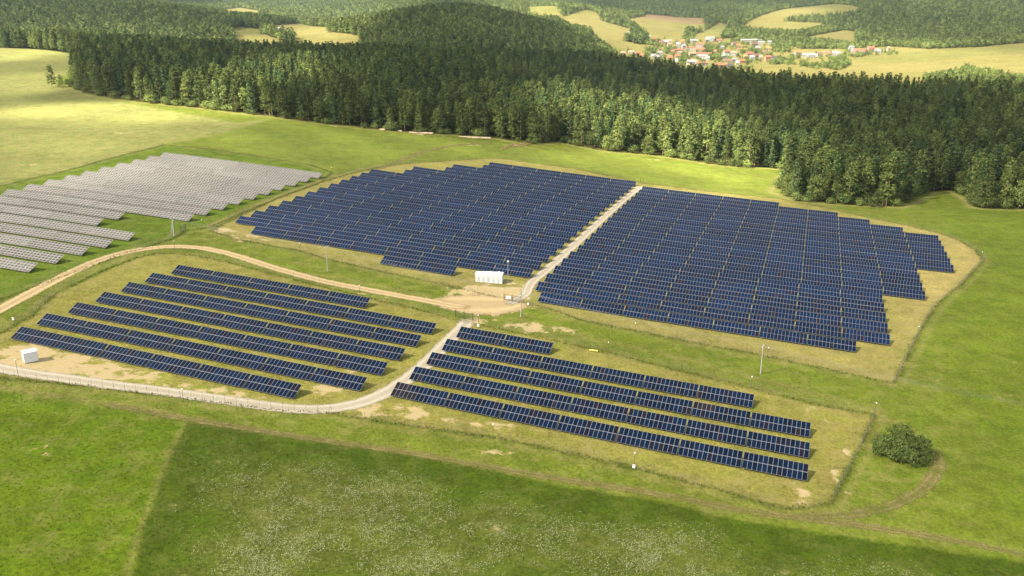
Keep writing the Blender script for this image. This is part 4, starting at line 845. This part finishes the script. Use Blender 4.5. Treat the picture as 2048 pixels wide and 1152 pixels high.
# ------------------------------------------------------------------ light, clouds, sky, haze
sun_dir = Vector((-.80, -.46, 0)).normalized(); EL = math.radians(43); sv = Vector((sun_dir.x*math.cos(EL), sun_dir.y*math.cos(EL), math.sin(EL)))
sd = bpy.data.lights.new('sun', 'SUN'); sd.energy = 5.0; sd.angle = math.radians(.9); sd.color = (1, .92, .77); so = bpy.data.objects.new('sun', sd); C.objects.link(so); so.location = (0, 0, 300); so.rotation_euler = sv.to_track_quat('Z', 'Y').to_euler()
w = bpy.data.worlds.new('World'); sc.world = w; w.use_nodes = True; wt = w.node_tree; bg = wt.nodes['Background']; sky = wt.nodes.new('ShaderNodeTexSky'); sky.sky_type = 'NISHITA'; sky.sun_disc = False
sky.sun_elevation = EL; sky.sun_rotation = math.atan2(sv.x, sv.y); sky.air_density = 1.3; sky.dust_density = 2.5; wt.links.new(sky.outputs[0], bg.inputs[0]); bg.inputs[1].default_value = .06
# broken cloud deck: its thickness decides how much sun comes through (1 = clear)
ALT = 760.
def transmit(x, y):
    far = smooth((y-1000)/250); T = .31*(1-far)+.42*far
    def patch(px, py, rpx, rpy, v, soft=.55):
        nonlocal T
        cx, cy = at(px, py); rx = abs(at(px+rpx, py)[0]-cx)+1; y0 = at(px, py+rpy)[1]; y1 = at(px, py-rpy)[1]; ry = (y1-y0)/2+1; cy = (y0+y1)/2
        q = np.hypot((x-cx)/rx, (y-cy)/ry)+.14*vnoise(x, y, 45, 31)+.08*vnoise(x, y, 18, 32)
        k = 1-smooth((q-1+soft/2)/soft); T = T*(1-k)+v*k
    for p in ((1300,-25,1500,30,.16),(500,-5,900,30,.20),(850,160,400,78,.11),(1830,265,330,120,.08),(1500,200,350,60,.08),(250,165,130,38,.07),(850,238,200,42,.07),(1180,190,260,50,.08),
              (220,84,300,26,.85),(170,22,340,34,.04),(950,48,262,46,.16),(620,78,140,34,.95),(620,22,210,30,1.0),(1400,100,260,62,.78),(1850,128,330,46,.9),(1600,45,140,42,.85),(1170,45,100,34,.85),(1880,55,190,36,.32),(1350,20,120,20,.4),(1060,18,110,24,1.0),(850,-15,300,20,.8),
              (150,285,260,45,.48),(100,165,170,24,.6),(200,224,250,24,1.0),(300,178,120,26,.07),(40,108,140,15,1.0),(590,196,128,52,1.0),(800,290,240,34,.34),(230,350,110,28,.75),
              (1190,248,105,44,.95),(1320,278,130,48,1.0),(1460,305,110,40,1.0),(1570,322,50,24,.8),(1400,342,180,34,1.0),(1200,325,130,18,.7),(1590,385,70,20,.5),(1440,384,120,16,1.0)): patch(*p)
    return np.clip(T, .04, 1)
gx, gy = np.meshgrid(np.concatenate([np.arange(-3600,-700,60), np.arange(-700,600,14), np.arange(600,3600,60)]), np.concatenate([np.arange(-300,900,14), np.arange(900,6500,60)]))
Zq = 0.; T = transmit(gx, gy); sh = (ALT-Z(gx, gy))/sv.z; cxx = gx+sv.x*sh; cyy = gy+sv.y*sh
dens = -np.log(T)/2; th_ = 14+26*dens
ny2, nx2 = gx.shape; V = np.concatenate([np.stack([cxx, cyy, ALT-th_*.6+6*vnoise(gx, gy, 90, 41)], -1).reshape(-1,3), np.stack([cxx, cyy, ALT+th_+14*vnoise(gx, gy, 70, 42)], -1).reshape(-1,3)])
ii = (np.arange(ny2-1)[:,None]*nx2+np.arange(nx2-1)[None,:]).ravel(); F1 = np.stack([ii, ii+1, ii+nx2+1, ii+nx2], 1); Tf = T.ravel()[F1].min(1); F1 = F1[Tf < .985]
me = mesh_np('cloud_layer', V, np.concatenate([F1[:, ::-1], F1+ny2*nx2]), [], smooth_=True)
a = me.attributes.new('clear', 'FLOAT', 'POINT'); a.data.foreach_set('value', np.tile(np.exp(-dens).ravel(), 2).astype(np.float32))
s = N('cloud'); at_ = s.n('ShaderNodeAttribute'); at_.attribute_name = 'clear'; tr = s.n('ShaderNodeBsdfTransparent'); tl = s.n('ShaderNodeBsdfTranslucent'); tl.inputs['Color'].default_value = (.5,.5,.52,1); df = s.n('ShaderNodeBsdfDiffuse'); df.inputs['Color'].default_value = (.6,.6,.62,1)
m1 = s.n('ShaderNodeMixShader'); m1.inputs[0].default_value = .45; s.l(tl.outputs[0], m1.inputs[1]); s.l(df.outputs[0], m1.inputs[2]); m2 = s.n('ShaderNodeMixShader'); s.l(at_.outputs['Fac'], m2.inputs[0]); s.l(m1.outputs[0], m2.inputs[1]); s.l(tr.outputs[0], m2.inputs[2]); s.l(m2.outputs[0], s.t.nodes['Material Output'].inputs['Surface'])
me.materials.append(s.m); tag(link('cloud_layer', me), 'broken white clouds above the valley', 'clouds', kind='stuff')
HAZE = True
if HAZE:
    hz = MB().box(-9500, 9500, -900, 9700, -140, 620); me = hz.mesh('haze', []) if False else None
    me = bpy.data.meshes.new('haze'); me.from_pydata(hz.v, [], hz.f); me.update()
    m = bpy.data.materials.new('haze_air'); m.use_nodes = True; t = m.node_tree; t.nodes.remove(t.nodes['Principled BSDF']); pv = t.nodes.new('ShaderNodeVolumePrincipled'); pv.inputs['Color'].default_value = (.66,.84,1,1); pv.inputs['Density'].default_value = .000032; pv.inputs['Anisotropy'].default_value = .2
    t.links.new(pv.outputs[0], t.nodes['Material Output'].inputs['Volume']); me.materials.append(m); tag(link('haze', me), 'thin blue haze over the distant hills', 'haze', kind='stuff')

sc.view_settings.view_transform = 'Standard'; sc.view_settings.look = 'None'; sc.view_settings.gamma = 1; sc.view_settings.exposure = 2.36
sc.cycles.max_bounces = 6; sc.cycles.diffuse_bounces = 2; sc.cycles.glossy_bounces = 2; sc.cycles.transparent_max_bounces = 12; sc.cycles.volume_bounces = 0
